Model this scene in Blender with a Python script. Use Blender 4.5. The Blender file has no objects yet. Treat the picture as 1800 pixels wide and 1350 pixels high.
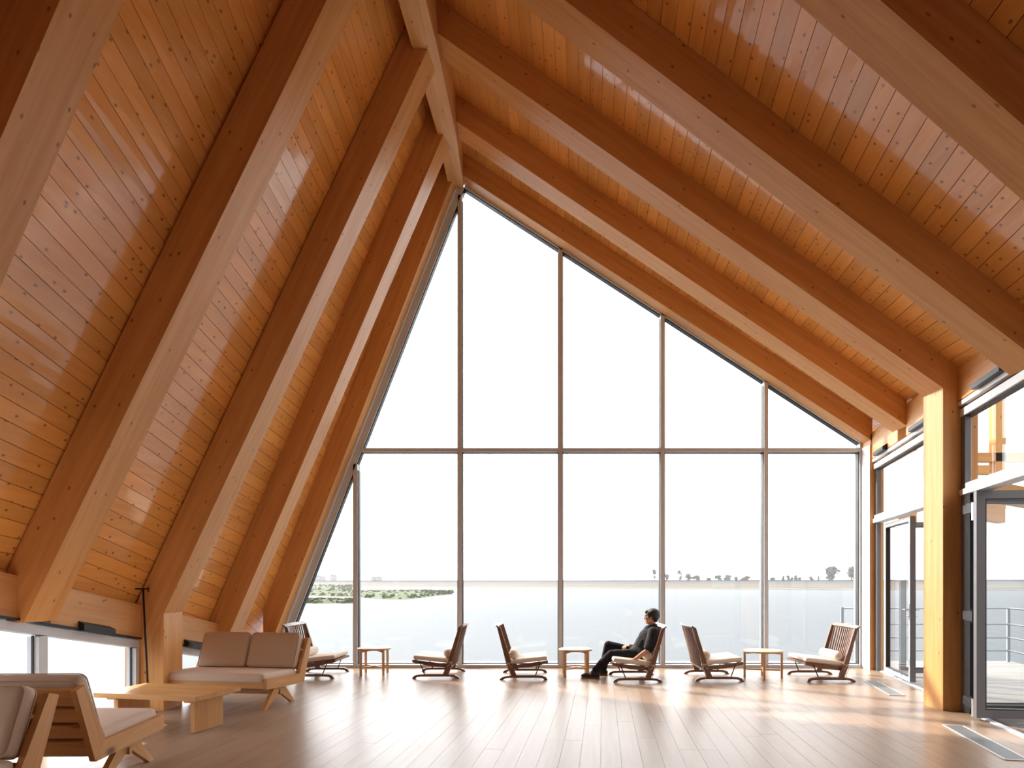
import bpy, bmesh, math, random
from mathutils import Vector, Matrix, noise

random.seed(7)
R = random.Random(11)
SC = bpy.context.scene
COL = SC.collection

# ------------------------------------------------------------------ camera
F, CX, HY, H = 1150.0, 960.0, 1023.0, 1.4     # focal px, principal x, horizon y, eye height
cam = bpy.data.cameras.new('camera')
cam.sensor_width = 36.0
cam.lens = F / 1800.0 * 36.0
cam.shift_x = -(CX - 900.0) / 1800.0
cam.shift_y = (HY - 675.0) / 1800.0
cam.clip_end = 5000
co = bpy.data.objects.new('camera', cam)
co.location = (0, 0, H)
co.rotation_euler = (math.radians(90), 0, 0)
COL.objects.link(co)
SC.camera = co

# ------------------------------------------------------------------ sky, sun, exposure
SUN_DIR = Vector((1.28, -1.0, -0.98)).normalized()     # direction the sunlight travels
w = bpy.data.worlds.new('sky'); SC.world = w; w.use_nodes = True
nt = w.node_tree; nt.nodes.clear()
o_ = nt.nodes.new('ShaderNodeOutputWorld'); bg = nt.nodes.new('ShaderNodeBackground')
tc = nt.nodes.new('ShaderNodeTexCoord')
dt = nt.nodes.new('ShaderNodeVectorMath'); dt.operation = 'DOT_PRODUCT'
dt.inputs[1].default_value = (-SUN_DIR.x, -SUN_DIR.y, -SUN_DIR.z)
mr = nt.nodes.new('ShaderNodeMapRange')
mr.inputs['From Min'].default_value = 0.0; mr.inputs['From Max'].default_value = 1.0
mr.inputs['To Min'].default_value = 0.80; mr.inputs['To Max'].default_value = 4.2
nt.links.new(tc.outputs['Generated'], dt.inputs[0])
nt.links.new(dt.outputs['Value'], mr.inputs['Value'])
nt.links.new(mr.outputs['Result'], bg.inputs['Strength'])
bg.inputs['Color'].default_value = (0.97, 0.985, 1.0, 1)
nt.links.new(bg.outputs[0], o_.inputs[0])

sun = bpy.data.lights.new('sun', 'SUN'); sun.energy = 4.0; sun.angle = math.radians(1.2); sun.color = (1.0, 0.88, 0.76)
so = bpy.data.objects.new('sun', sun); COL.objects.link(so)
so.rotation_euler = SUN_DIR.to_track_quat('-Z', 'Y').to_euler(); so.location = (-30, 40, 50)

SC.view_settings.view_transform = 'Standard'
SC.view_settings.look = 'None'
SC.view_settings.gamma = 1.0
SC.view_settings.use_curve_mapping = False
SC.view_settings.exposure = 0.97
SC.cycles.max_bounces = 10
SC.cycles.diffuse_bounces = 6
SC.cycles.glossy_bounces = 4
SC.cycles.transparent_max_bounces = 24

# ------------------------------------------------------------------ helpers
def P(x, y, d):            # photo pixel at depth d -> point
    return Vector(((x - CX) * d / F, d, H - (y - HY) * d / F))

def tag(o, label=None, cat=None, group=None, kind=None):
    if label: o['label'] = label
    if cat: o['category'] = cat
    if group: o['group'] = group
    if kind: o['kind'] = kind
    return o

def empty(name, loc=(0, 0, 0), rz=0.0, parent=None):
    o = bpy.data.objects.new(name, None); COL.objects.link(o)
    o.location = loc; o.rotation_euler = (0, 0, rz); o.empty_display_size = 0.1
    if parent: o.parent = parent
    return o

def finish(name, me, mat, parent=None, grain=(1, 0, 0), smooth=False):
    g = Vector(grain).normalized()
    uvl = me.uv_layers.new(name='grain')
    off = Vector((R.uniform(0, 50), R.uniform(0, 50)))
    for poly in me.polygons:
        n = poly.normal
        b = n.cross(g)
        if b.length < 0.3:
            g2 = Vector((0.0, 0.0, 1.0)) if abs(g.z) < 0.8 else Vector((1.0, 0.0, 0.0))
            gg = g2; b = n.cross(gg)
            if b.length < 1e-4: b = Vector((0, 1, 0))
        else: gg = g
        b.normalize()
        for li in poly.loop_indices:
            p = me.vertices[me.loops[li].vertex_index].co
            uvl.data[li].uv = (p.dot(gg) + off.x, p.dot(b) + off.y)
    if smooth:
        for poly in me.polygons: poly.use_smooth = True
    if mat: me.materials.append(mat)
    o = bpy.data.objects.new(name, me); COL.objects.link(o)
    if parent: o.parent = parent
    return o

class MB:
    def __init__(s): s.v = []; s.f = []
    def add(s, vs, fs):
        n = len(s.v); s.v += [tuple(v) for v in vs]; s.f += [tuple(i + n for i in f) for f in fs]
        return s
    def box(s, a, b):
        (x0, y0, z0), (x1, y1, z1) = a, b
        x0, x1 = min(x0, x1), max(x0, x1); y0, y1 = min(y0, y1), max(y0, y1); z0, z1 = min(z0, z1), max(z0, z1)
        return s.add([(x0, y0, z0), (x1, y0, z0), (x1, y1, z0), (x0, y1, z0), (x0, y0, z1), (x1, y0, z1), (x1, y1, z1), (x0, y1, z1)],
                     [(0, 3, 2, 1), (4, 5, 6, 7), (0, 1, 5, 4), (1, 2, 6, 5), (2, 3, 7, 6), (3, 0, 4, 7)])
    def prism(s, pts, e):        # closed polygon of 3D points extruded by vector e
        n = len(pts); e = Vector(e); pts = [Vector(p) for p in pts]
        nn = Vector((0, 0, 0))
        for i in range(n): nn += pts[i].cross(pts[(i + 1) % n])
        if nn.dot(e) > 0: pts = pts[::-1]
        vs = pts + [p + e for p in pts]
        return s.add(vs, [tuple(range(n)), tuple(range(2 * n - 1, n - 1, -1))] + [(i, i + n, (i + 1) % n + n, (i + 1) % n) for i in range(n)])
    def bar(s, a, b, w, h, up=(0, 0, 1)):      # rectangular bar between two points
        a, b = Vector(a), Vector(b); t = (b - a).normalized(); up = Vector(up)
        sx = t.cross(up)
        if sx.length < 1e-4: sx = t.cross(Vector((1, 0, 0)))
        sx.normalize(); uz = sx.cross(t).normalized()
        q = [a - sx * w / 2 - uz * h / 2, a + sx * w / 2 - uz * h / 2, a + sx * w / 2 + uz * h / 2, a - sx * w / 2 + uz * h / 2]
        return s.prism(q, b - a)
    def tube(s, pts, r, n=8, closed=False, cap=True):
        pts = [Vector(p) for p in pts]; m = len(pts)
        rr = r if isinstance(r, (list, tuple)) else [r] * m
        rings = []; prev = None
        for i, p in enumerate(pts):
            if closed: t = pts[(i + 1) % m] - pts[i - 1]
            else: t = pts[min(i + 1, m - 1)] - pts[max(i - 1, 0)]
            t.normalize()
            if prev is None:
                sx = t.cross(Vector((0, 0, 1)))
                if sx.length < 1e-3: sx = t.cross(Vector((1, 0, 0)))
            else: sx = prev - t * prev.dot(t)
            sx.normalize(); prev = sx; uz = t.cross(sx)
            rings.append([p + (sx * math.cos(2 * math.pi * k / n) + uz * math.sin(2 * math.pi * k / n)) * rr[i] for k in range(n)])
        vs = [v for ring in rings for v in ring]; fs = []
        mm = m if closed else m - 1
        for i in range(mm):
            for k in range(n):
                a = i * n + k; b = i * n + (k + 1) % n; j = ((i + 1) % m) * n
                fs.append((a, b, j + (k + 1) % n, j + k))
        if cap and not closed:
            fs.append(tuple(range(n - 1, -1, -1))); fs.append(tuple((m - 1) * n + k for k in range(n)))
        return s.add(vs, fs)
    def disc(s, c, r, z0, z1, n=40, ch=0.004):
        prof = [(r - ch, z0), (r, z0 + ch), (r, z1 - ch), (r - ch, z1)]
        vs = [(c[0] + q * math.cos(2 * math.pi * k / n), c[1] + q * math.sin(2 * math.pi * k / n), z) for q, z in prof for k in range(n)]
        fs = [tuple(range(n - 1, -1, -1)), tuple(3 * n + k for k in range(n))]
        for j in range(3):
            for k in range(n): fs.append((j * n + k, j * n + (k + 1) % n, (j + 1) * n + (k + 1) % n, (j + 1) * n + k))
        return s.add(vs, fs)
    def soft(s, hx, hy, hz, r, c=(0, 0, 0), puff=0.0, n=9, rot=None):    # cushion-like rounded box
        base = {}
        vs = []; fs = []
        def samp(h):
            k = [-h, -h + r * .35, -h + r * .8, -h + r * 1.4]
            m = [(-h + r * 1.4) + (2 * h - 2.8 * r) * i / n for i in range(1, n)]
            return k + m + [-q for q in k[::-1]]
        X, Y, Z = samp(hx), samp(hy), [-hz, -hz + r * .35, -hz + r * .8, 0, hz - r * .8, hz - r * .35, hz]
        def vid(p):
            key = (round(p[0], 5), round(p[1], 5), round(p[2], 5))
            if key not in base:
                q = Vector((max(-hx + r, min(hx - r, p[0])), max(-hy + r, min(hy - r, p[1])), max(-hz + r, min(hz - r, p[2]))))
                dlt = Vector(p) - q
                o = q + (dlt.normalized() * r if dlt.length > 1e-9 else dlt)
                wgt = max(0, 1 - (o.x / hx) ** 2) * max(0, 1 - (o.y / hy) ** 2)
                o.z += puff * wgt ** .6 * (1 if o.z > 0 else -.4)
                if rot is not None: o = rot @ o
                base[key] = len(vs); vs.append(o + Vector(c))
            return base[key]
        def grid(A, B, fn, flip):
            for i in range(len(A) - 1):
                for j in range(len(B) - 1):
                    q = [vid(fn(A[i], B[j])), vid(fn(A[i + 1], B[j])), vid(fn(A[i + 1], B[j + 1])), vid(fn(A[i], B[j + 1]))]
                    if len(set(q)) == 4: fs.append(tuple(q[::-1] if flip else q))
        grid(X, Y, lambda a, b: (a, b, hz), False); grid(X, Y, lambda a, b: (a, b, -hz), True)
        grid(X, Z, lambda a, b: (a, -hy, b), False); grid(X, Z, lambda a, b: (a, hy, b), True)
        grid(Y, Z, lambda a, b: (hx, a, b), False); grid(Y, Z, lambda a, b: (-hx, a, b), True)
        return s.add(vs, fs)
    def mesh(s, name):
        me = bpy.data.meshes.new(name); me.from_pydata(s.v, [], s.f); me.update(); return me
    def build(s, name, mat, parent=None, grain=(1, 0, 0), smooth=False):
        return finish(name, s.mesh(name), mat, parent, grain, smooth)

def autosmooth(o, ang=40):
    me = o.data
    for p in me.polygons: p.use_smooth = True
    bm = bmesh.new(); bm.from_mesh(me)
    for e in bm.edges:
        if len(e.link_faces) == 2 and e.calc_face_angle(0) > math.radians(ang): e.smooth = False
    bm.to_mesh(me); bm.free()
    return o

def copy_tree(o, parent=None):
    c = o.copy(); COL.objects.link(c); c.parent = parent
    for ch in o.children: copy_tree(ch, c)
    return c

# ------------------------------------------------------------------ materials
def new_mat(name):
    m = bpy.data.materials.new(name); m.use_nodes = True
    return m, m.node_tree, m.node_tree.nodes['Principled BSDF']

def N(nt, t, **kw):
    n = nt.nodes.new(t)
    for k, v in kw.items():
        if k in ('operation', 'blend_type', 'data_type', 'feature', 'noise_dimensions', 'interpolation'): setattr(n, k, v)
        else: n.inputs[k].default_value = v
    return n

def wood(name, light, dark, knot=(0.10, 0.045, 0.02), rough=0.45, knots=0.5, kscale=(3.2, 5.5), kr=0.075, grain=22.0, vary=0.10, coat=0.0, spec=0.5, bump=0.02, mix=1.0):
    m, nt, b = new_mat(name); L = nt.links.new
    tcn = nt.nodes.new('ShaderNodeTexCoord'); oi = nt.nodes.new('ShaderNodeObjectInfo')
    mul = N(nt, 'ShaderNodeMath', operation='MULTIPLY'); mul.inputs[1].default_value = 37.0
    L(oi.outputs['Random'], mul.inputs[0])
    add = N(nt, 'ShaderNodeVectorMath', operation='ADD'); L(tcn.outputs['UV'], add.inputs[0]); L(mul.outputs[0], add.inputs[1])
    m1 = N(nt, 'ShaderNodeMapping'); m1.inputs['Scale'].default_value = (0.9, grain, 1); L(add.outputs[0], m1.inputs['Vector'])
    n1 = N(nt, 'ShaderNodeTexNoise', Scale=1.0, Detail=4.0, Roughness=0.6, Distortion=0.6); L(m1.outputs[0], n1.inputs['Vector'])
    m2 = N(nt, 'ShaderNodeMapping'); m2.inputs['Scale'].default_value = (0.5, 3.0, 1); L(add.outputs[0], m2.inputs['Vector'])
    n2 = N(nt, 'ShaderNodeTexNoise', Scale=1.0, Detail=2.0); L(m2.outputs[0], n2.inputs['Vector'])
    av = N(nt, 'ShaderNodeMath', operation='MULTIPLY_ADD'); av.inputs[1].default_value = 0.6
    L(n1.outputs['Fac'], av.inputs[0]); h2 = N(nt, 'ShaderNodeMath', operation='MULTIPLY'); h2.inputs[1].default_value = 0.4
    L(n2.outputs['Fac'], h2.inputs[0]); L(h2.outputs[0], av.inputs[2])
    rp = N(nt, 'ShaderNodeMapRange'); rp.inputs['From Min'].default_value = 0.36; rp.inputs['From Max'].default_value = 0.64
    rp.inputs['To Max'].default_value = mix
    L(av.outputs[0], rp.inputs['Value'])
    mx = N(nt, 'ShaderNodeMix', data_type='RGBA'); mx.inputs[6].default_value = (*light, 1); mx.inputs[7].default_value = (*dark, 1)
    L(rp.outputs[0], mx.inputs[0])
    # per piece tone
    hs = nt.nodes.new('ShaderNodeHueSaturation')
    vr = N(nt, 'ShaderNodeMapRange'); vr.inputs['To Min'].default_value = 1 - vary; vr.inputs['To Max'].default_value = 1 + vary
    L(oi.outputs['Random'], vr.inputs['Value']); L(vr.outputs[0], hs.inputs['Value']); L(mx.outputs[2], hs.inputs['Color'])
    out = hs.outputs['Color']
    if knots > 0:
        m3 = N(nt, 'ShaderNodeMapping'); m3.inputs['Scale'].default_value = (kscale[0], kscale[1], 1); L(add.outputs[0], m3.inputs['Vector'])
        vo = N(nt, 'ShaderNodeTexVoronoi', Scale=1.0); vo.voronoi_dimensions = '2D'; L(m3.outputs[0], vo.inputs['Vector'])
        sp = nt.nodes.new('ShaderNodeSeparateColor'); L(vo.outputs['Color'], sp.inputs[0])
        gt = N(nt, 'ShaderNodeMath', operation='LESS_THAN'); gt.inputs[1].default_value = knots; L(sp.outputs[0], gt.inputs[0])
        kk = N(nt, 'ShaderNodeMapRange'); kk.inputs['From Min'].default_value = kr * 0.45; kk.inputs['From Max'].default_value = kr * 1.35
        kk.inputs['To Min'].default_value = 0.85; kk.inputs['To Max'].default_value = 0.0
        L(vo.outputs['Distance'], kk.inputs['Value'])
        km = N(nt, 'ShaderNodeMath', operation='MULTIPLY'); L(kk.outputs[0], km.inputs[0]); L(gt.outputs[0], km.inputs[1])
        mk = N(nt, 'ShaderNodeMix', data_type='RGBA'); mk.inputs[7].default_value = (*knot, 1)
        L(km.outputs[0], mk.inputs[0]); L(out, mk.inputs[6]); out = mk.outputs[2]
    L(out, b.inputs['Base Color'])
    rr = N(nt, 'ShaderNodeMapRange'); rr.inputs['To Min'].default_value = rough * 0.85; rr.inputs['To Max'].default_value = rough * 1.15
    L(n1.outputs['Fac'], rr.inputs['Value']); L(rr.outputs[0], b.inputs['Roughness'])
    b.inputs['Specular IOR Level'].default_value = spec
    b.inputs['Coat IOR'].default_value = 1.6; b.inputs['Coat Weight'].default_value = coat; b.inputs['Coat Roughness'].default_value = 0.09
    if bump > 0:
        bp = N(nt, 'ShaderNodeBump', Strength=bump, Distance=0.01); L(n1.outputs['Fac'], bp.inputs['Height']); L(bp.outputs[0], b.inputs['Normal'])
    return m

def plain(name, col, rough=0.5, metal=0.0, spec=0.5, nscale=0, namt=0.12, bump=0.0, bscale=300):
    m, nt, b = new_mat(name); L = nt.links.new
    b.inputs['Base Color'].default_value = (*col, 1); b.inputs['Roughness'].default_value = rough
    b.inputs['Metallic'].default_value = metal; b.inputs['Specular IOR Level'].default_value = spec
    if nscale:
        tcn = nt.nodes.new('ShaderNodeTexCoord'); n1 = N(nt, 'ShaderNodeTexNoise', Scale=nscale, Detail=4.0); L(tcn.outputs['Object'], n1.inputs['Vector'])
        mx = N(nt, 'ShaderNodeMix', data_type='RGBA'); mx.inputs[6].default_value = (*[c * (1 - namt) for c in col], 1)
        mx.inputs[7].default_value = (*[min(1, c * (1 + namt)) for c in col], 1); L(n1.outputs['Fac'], mx.inputs[0]); L(mx.outputs[2], b.inputs['Base Color'])
    if bump:
        tcn = nt.nodes.new('ShaderNodeTexCoord'); n1 = N(nt, 'ShaderNodeTexNoise', Scale=bscale, Detail=3.0); L(tcn.outputs['Object'], n1.inputs['Vector'])
        bp = N(nt, 'ShaderNodeBump', Strength=bump, Distance=0.01); L(n1.outputs['Fac'], bp.inputs['Height']); L(bp.outputs[0], b.inputs['Normal'])
    return m

M = {}
M['board'] = wood('pine_boards', (0.92, 0.465, 0.128), (0.80, 0.355, 0.08), knot=(0.20, 0.07, 0.02), rough=0.30, knots=0.75, kscale=(5.2, 7.0), kr=0.075, vary=0.10, coat=1.0, bump=0.0, grain=14)
M['beam'] = wood('glulam_beam', (0.72, 0.392, 0.155), (0.59, 0.283, 0.09), knot=(0.20, 0.085, 0.03), spec=0.3, rough=0.40, knots=0.5, kscale=(2.8, 4.6), kr=0.045, grain=16, vary=0.05, bump=0.02)
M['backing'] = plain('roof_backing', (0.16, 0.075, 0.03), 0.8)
M['wall'] = wood('wall_timber', (0.50, 0.27, 0.12), (0.38, 0.18, 0.07), rough=0.5)
M['floor'] = wood('oak_floor', (0.345, 0.245, 0.172), (0.295, 0.203, 0.138), knot=(0.30, 0.19, 0.13), rough=0.27, knots=0.08, kscale=(1.3, 6), kr=0.04, grain=20, vary=0.05, bump=0.0, coat=0.0, spec=0.20)
_n = [n for n in M['floor'].node_tree.nodes if n.type == 'MAP_RANGE' and abs(n.inputs['To Min'].default_value - .27 * .85) < 1e-4][0]; _n.inputs['To Min'].default_value = .30; _n.inputs['To Max'].default_value = .31
M['floor'].node_tree.nodes['Principled BSDF'].inputs['Coat Roughness'].default_value = 0.24
M['joint'] = plain('floor_joint', (0.20, 0.15, 0.11), 0.8)
M['sofa'] = wood('sofa_timber', (0.66, 0.36, 0.14), (0.48, 0.23, 0.075), rough=0.42, knots=0.12, kscale=(1.5, 3), kr=0.08, grain=14, vary=0.04)
M['table'] = wood('table_timber', (0.68, 0.385, 0.145), (0.53, 0.265, 0.085), rough=0.36, knots=0.15, kscale=(1.5, 3), kr=0.08, grain=14, vary=0.03)
M['walnut'] = wood('walnut', (0.215, 0.105, 0.062), (0.13, 0.06, 0.036), rough=0.35, knots=0, grain=24, vary=0.08)
M['ash'] = wood('pale_ash', (0.66, 0.43, 0.235), (0.52, 0.31, 0.15), rough=0.4, knots=0, grain=24, vary=0.05)
M['deck'] = wood('weathered_deck', (0.28, 0.265, 0.245), (0.235, 0.222, 0.205), rough=0.7, knots=0, grain=18, vary=0.08)
M['alu'] = plain('brushed_aluminium', (0.60, 0.655, 0.72), 0.45, 0.0)
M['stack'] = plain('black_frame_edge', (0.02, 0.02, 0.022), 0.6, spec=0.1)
M['alu_light'] = plain('light_aluminium', (0.74, 0.75, 0.765), 0.42, 0.1)
M['alu_dark'] = plain('dark_grey_frame', (0.15, 0.15, 0.16), 0.4, 0.3)
M['gasket'] = plain('black_gasket', (0.022, 0.020, 0.020), 0.5)
M['steel'] = plain('black_steel', (0.02, 0.02, 0.022), 0.45, 0.4)
M['chrome'] = plain('door_hardware', (0.5, 0.5, 0.5), 0.25, 0.9)
M['rail'] = plain('grey_railing', (0.30, 0.32, 0.35), 0.45, 0.5)
M['seat'] = plain('cream_fabric', (0.74, 0.66, 0.57), 0.9, spec=0.2, nscale=60, namt=0.05, bump=0.25, bscale=350)
M['sofa_seat'] = plain('beige_fabric', (0.68, 0.555, 0.455), 0.92, spec=0.2, nscale=50, namt=0.06, bump=0.25, bscale=300)
M['sofa_back'] = plain('taupe_fabric', (0.58, 0.455, 0.345), 0.92, spec=0.2, nscale=50, namt=0.06, bump=0.25, bscale=300)
M['piping'] = plain('piping', (0.60, 0.49, 0.40), 0.9, spec=0.2)
M['cord'] = plain('cotton_cord', (0.72, 0.60, 0.48), 0.9, spec=0.1)
M['grille'] = plain('grey_grille', (0.27, 0.275, 0.28), 0.45, 0.5)
M['skin'] = plain('skin', (0.60, 0.33, 0.22), 0.5, spec=0.35, nscale=14, namt=0.06)
M['hair'] = plain('black_hair', (0.012, 0.010, 0.010), 0.42, nscale=80, namt=0.4, bump=0.6, bscale=160)
M['shirt'] = plain('charcoal_shirt', (0.035, 0.037, 0.042), 0.85, spec=0.2, nscale=25, namt=0.2, bump=0.3, bscale=30)
M['trousers'] = plain('black_trousers', (0.018, 0.019, 0.024), 0.85, spec=0.2, nscale=25, namt=0.2, bump=0.25, bscale=25)
M['shoe'] = plain('dark_shoe', (0.012, 0.014, 0.022), 0.5)
M['sole'] = plain('brown_sole', (0.20, 0.11, 0.06), 0.6)
M['eye'] = plain('eye', (0.03, 0.02, 0.015), 0.2)
M['grass'] = plain('marsh_grass', (0.082, 0.098, 0.05), 0.9, spec=0.1, nscale=0.25, namt=0.12)
M['reed'] = plain('reeds', (0.07, 0.09, 0.045), 0.9, spec=0.1, nscale=0.3, namt=0.3)
M['stone'] = plain('stone_revetment', (0.105, 0.088, 0.068), 0.9, spec=0.1, nscale=0.12, namt=0.2)
M['bank'] = plain('dry_embankment', (0.072, 0.071, 0.070), 0.9, spec=0.1, nscale=0.08, namt=0.15)
M['toe'] = plain('wet_stone', (0.22, 0.21, 0.17), 0.8, nscale=0.5, namt=0.3)
M['crest'] = plain('crest_wall_concrete', (0.045, 0.05, 0.055), 0.9)
M['leaf'] = plain('tree_leaves', (0.06, 0.085, 0.055), 0.8, spec=0.1, nscale=0.4, namt=0.3)
M['bark'] = plain('bark', (0.16, 0.13, 0.10), 0.9)
M['concrete'] = plain('pale_concrete', (0.16, 0.165, 0.175), 0.8)
M['lamp_grey'] = plain('galvanised_pole', (0.28, 0.29, 0.30), 0.5, 0.4)

def glass_mat(name, tint):
    m = bpy.data.materials.new(name); m.use_nodes = True; nt = m.node_tree; nt.nodes.clear(); L = nt.links.new
    o = nt.nodes.new('ShaderNodeOutputMaterial'); mx = nt.nodes.new('ShaderNodeMixShader')
    t = nt.nodes.new('ShaderNodeBsdfTransparent'); t.inputs[0].default_value = (*tint, 1)
    g = nt.nodes.new('ShaderNodeBsdfGlossy'); g.inputs['Roughness'].default_value = 0.0
    lw = nt.nodes.new('ShaderNodeLayerWeight'); lw.inputs[0].default_value = 0.5
    pw = N(nt, 'ShaderNodeMath', operation='POWER'); pw.inputs[1].default_value = 5.0; L(lw.outputs['Facing'], pw.inputs[0])
    ma = N(nt, 'ShaderNodeMath', operation='MULTIPLY_ADD'); ma.inputs[1].default_value = 0.7; ma.inputs[2].default_value = 0.03; L(pw.outputs[0], ma.inputs[0])
    L(ma.outputs[0], mx.inputs[0]); L(t.outputs[0], mx.inputs[1]); L(g.outputs[0], mx.inputs[2]); L(mx.outputs[0], o.inputs[0])
    return m
M['glass'] = glass_mat('window_glass', (0.975, 0.98, 0.98))

def water_mat():
    m, nt, b = new_mat('lake_water'); L = nt.links.new
    b.inputs['Base Color'].default_value = (0.088, 0.098, 0.106, 1)
    b.inputs['Roughness'].default_value = 0.5; b.inputs['Specular IOR Level'].default_value = 0.05
    tcn = nt.nodes.new('ShaderNodeTexCoord'); mp = N(nt, 'ShaderNodeMapping'); mp.inputs['Scale'].default_value = (0.5, 1.6, 1)
    L(tcn.outputs['Object'], mp.inputs['Vector'])
    n1 = N(nt, 'ShaderNodeTexNoise', Scale=2.0, Detail=3.0); L(mp.outputs[0], n1.inputs['Vector'])
    bp = N(nt, 'ShaderNodeBump', Strength=0.15, Distance=0.05); L(n1.outputs['Fac'], bp.inputs['Height']); L(bp.outputs[0], b.inputs['Normal'])
    return m
M['water'] = water_mat()

# ================================================================== BUILDING GEOMETRY
GD = 10.8                                   # depth of the gable glass wall
NEAR = [5.45, 7.11, 8.77, 10.40]            # near faces of rafter frames (R4,R3,R2,R1); R5 is 3.79
FW = 0.36
def wallx(d): return 4.24 + (d - 5.81) * 0.2152
LWX = -4.40                                 # inner face of the left wall beam
def leavez(d): return 1.125 - 0.183 * (d - 5.27)      # underside of left eave beam
def cham(p, q):                              # line through two XZ points
    (x0, z0), (x1, z1) = p, q
    return lambda x: z0 + (z1 - z0) * (x - x0) / (x1 - x0)
# underside lines in XZ, by frame depth (centre)
LEFT = {3.97: cham((-2.68, 5.09), (-3.74, 2.62)), 5.63: cham((-2.80, 4.25), (-3.895, 2.0)), 7.29: cham((-1.266, 7.236), (-3.63, 2.18)),
        8.95: cham((-1.35, 7.46), (-4.14, 0.956)), 10.58: cham((-2.899, 4.193), (-4.326, 0.552))}
RIGHT = {3.97: cham((1.935, 4.771), (3.62, 3.30)), 5.63: cham((1.17, 5.475), (4.07, 3.27)), 7.29: cham((0.25, 6.36), (4.31, 3.51)),
         8.95: cham((0.311, 6.55), (4.86, 3.475)), 10.58: cham((2.212, 5.575), (5.235, 3.612))}
TH = 0.32
def up(fn):                                  # vertical offset of the ceiling above the underside line
    s = fn(1) - fn(0); return TH * math.sqrt(1 + s * s)
DS = sorted(LEFT)
XR0, XR1 = -1.45, -1.18                      # ridge beam left and right faces

def rx0(d): return XR0 if d < 8 else (-1.455 if d < 10 else -1.585)
def rx1(d): return XR1 if d < 8 else (-1.21 if d < 10 else -1.345)
def node_ds():
    return [-4.0, 3.97, 5.63, 7.29, 8.95, 10.58, 10.95]
def fn_at(tab, d):
    if d <= 3.97: return tab[3.97]
    if d >= 10.58: return tab[10.58]
    return tab[min(tab, key=lambda k: abs(k - d))]

# ---- ceiling boards -------------------------------------------------
ceiling = empty('ceiling'); tag(ceiling, kind='structure')
def side_lines(side):
    res = []
    for d in node_ds():
        if side == 'L':
            f = fn_at(LEFT, d); u = up(f); xf, xt = (-4.62 if d < 8 else (-4.72 if d < 10 else -4.98)), rx0(d) + 0.05
        else:
            f = fn_at(RIGHT, d); u = up(f); xf, xt = wallx(max(d, 2.0)) + 0.35, rx1(d) - 0.05
        foot = Vector((xf, d, f(xf) + u)); top = Vector((xt, d, f(xt) + u))
        res.append((foot, top))
    return res
def strip(lines, s0, s1, off, th):
    vs = []; n = len(lines)
    for foot, top in lines:
        a = foot.lerp(top, s0); b = foot.lerp(top, s1)
        t = (top - foot).normalized()
        nrm = Vector((-t.z, 0, t.x))
        if nrm.z < 0: nrm = -nrm
        vs += [a + nrm * off, b + nrm * off, b + nrm * (off + th), a + nrm * (off + th)]
    fs = [(0, 1, 2, 3), tuple(4 * (n - 1) + k for k in (3, 2, 1, 0))]
    for i in range(n - 1):
        for k in range(4): fs.append((4 * i + k, 4 * i + (k + 1) % 4, 4 * (i + 1) + (k + 1) % 4, 4 * (i + 1) + k))
    return vs, fs
def fixn(me):
    bm = bmesh.new(); bm.from_mesh(me); bmesh.ops.recalc_face_normals(bm, faces=bm.faces); bm.to_mesh(me); bm.free()
for side, nb in (('L', 54), ('R', 50)):
    lines = side_lines(side)
    ln = max((t - f).length for f, t in lines)
    gap = 0.0028 / ln
    for i in range(nb):
        mb = MB(); mb.add(*strip(lines, i / nb + gap, (i + 1) / nb - gap, R.uniform(-.0012, .0012), 0.02))
        me = mb.mesh('board'); fixn(me)
        finish('board', me, M['board'], ceiling, grain=(0, 1, 0))
    mb = MB()
    for i in range(nb): mb.add(*strip(lines, i / nb, (i + 1) / nb, 0.024, 0.12))
    me = mb.mesh('roof_deck'); fixn(me)
    o = finish('roof_deck', me, M['backing'], ceiling, grain=(0, 1, 0)); o['kind'] = 'stuff'

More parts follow.
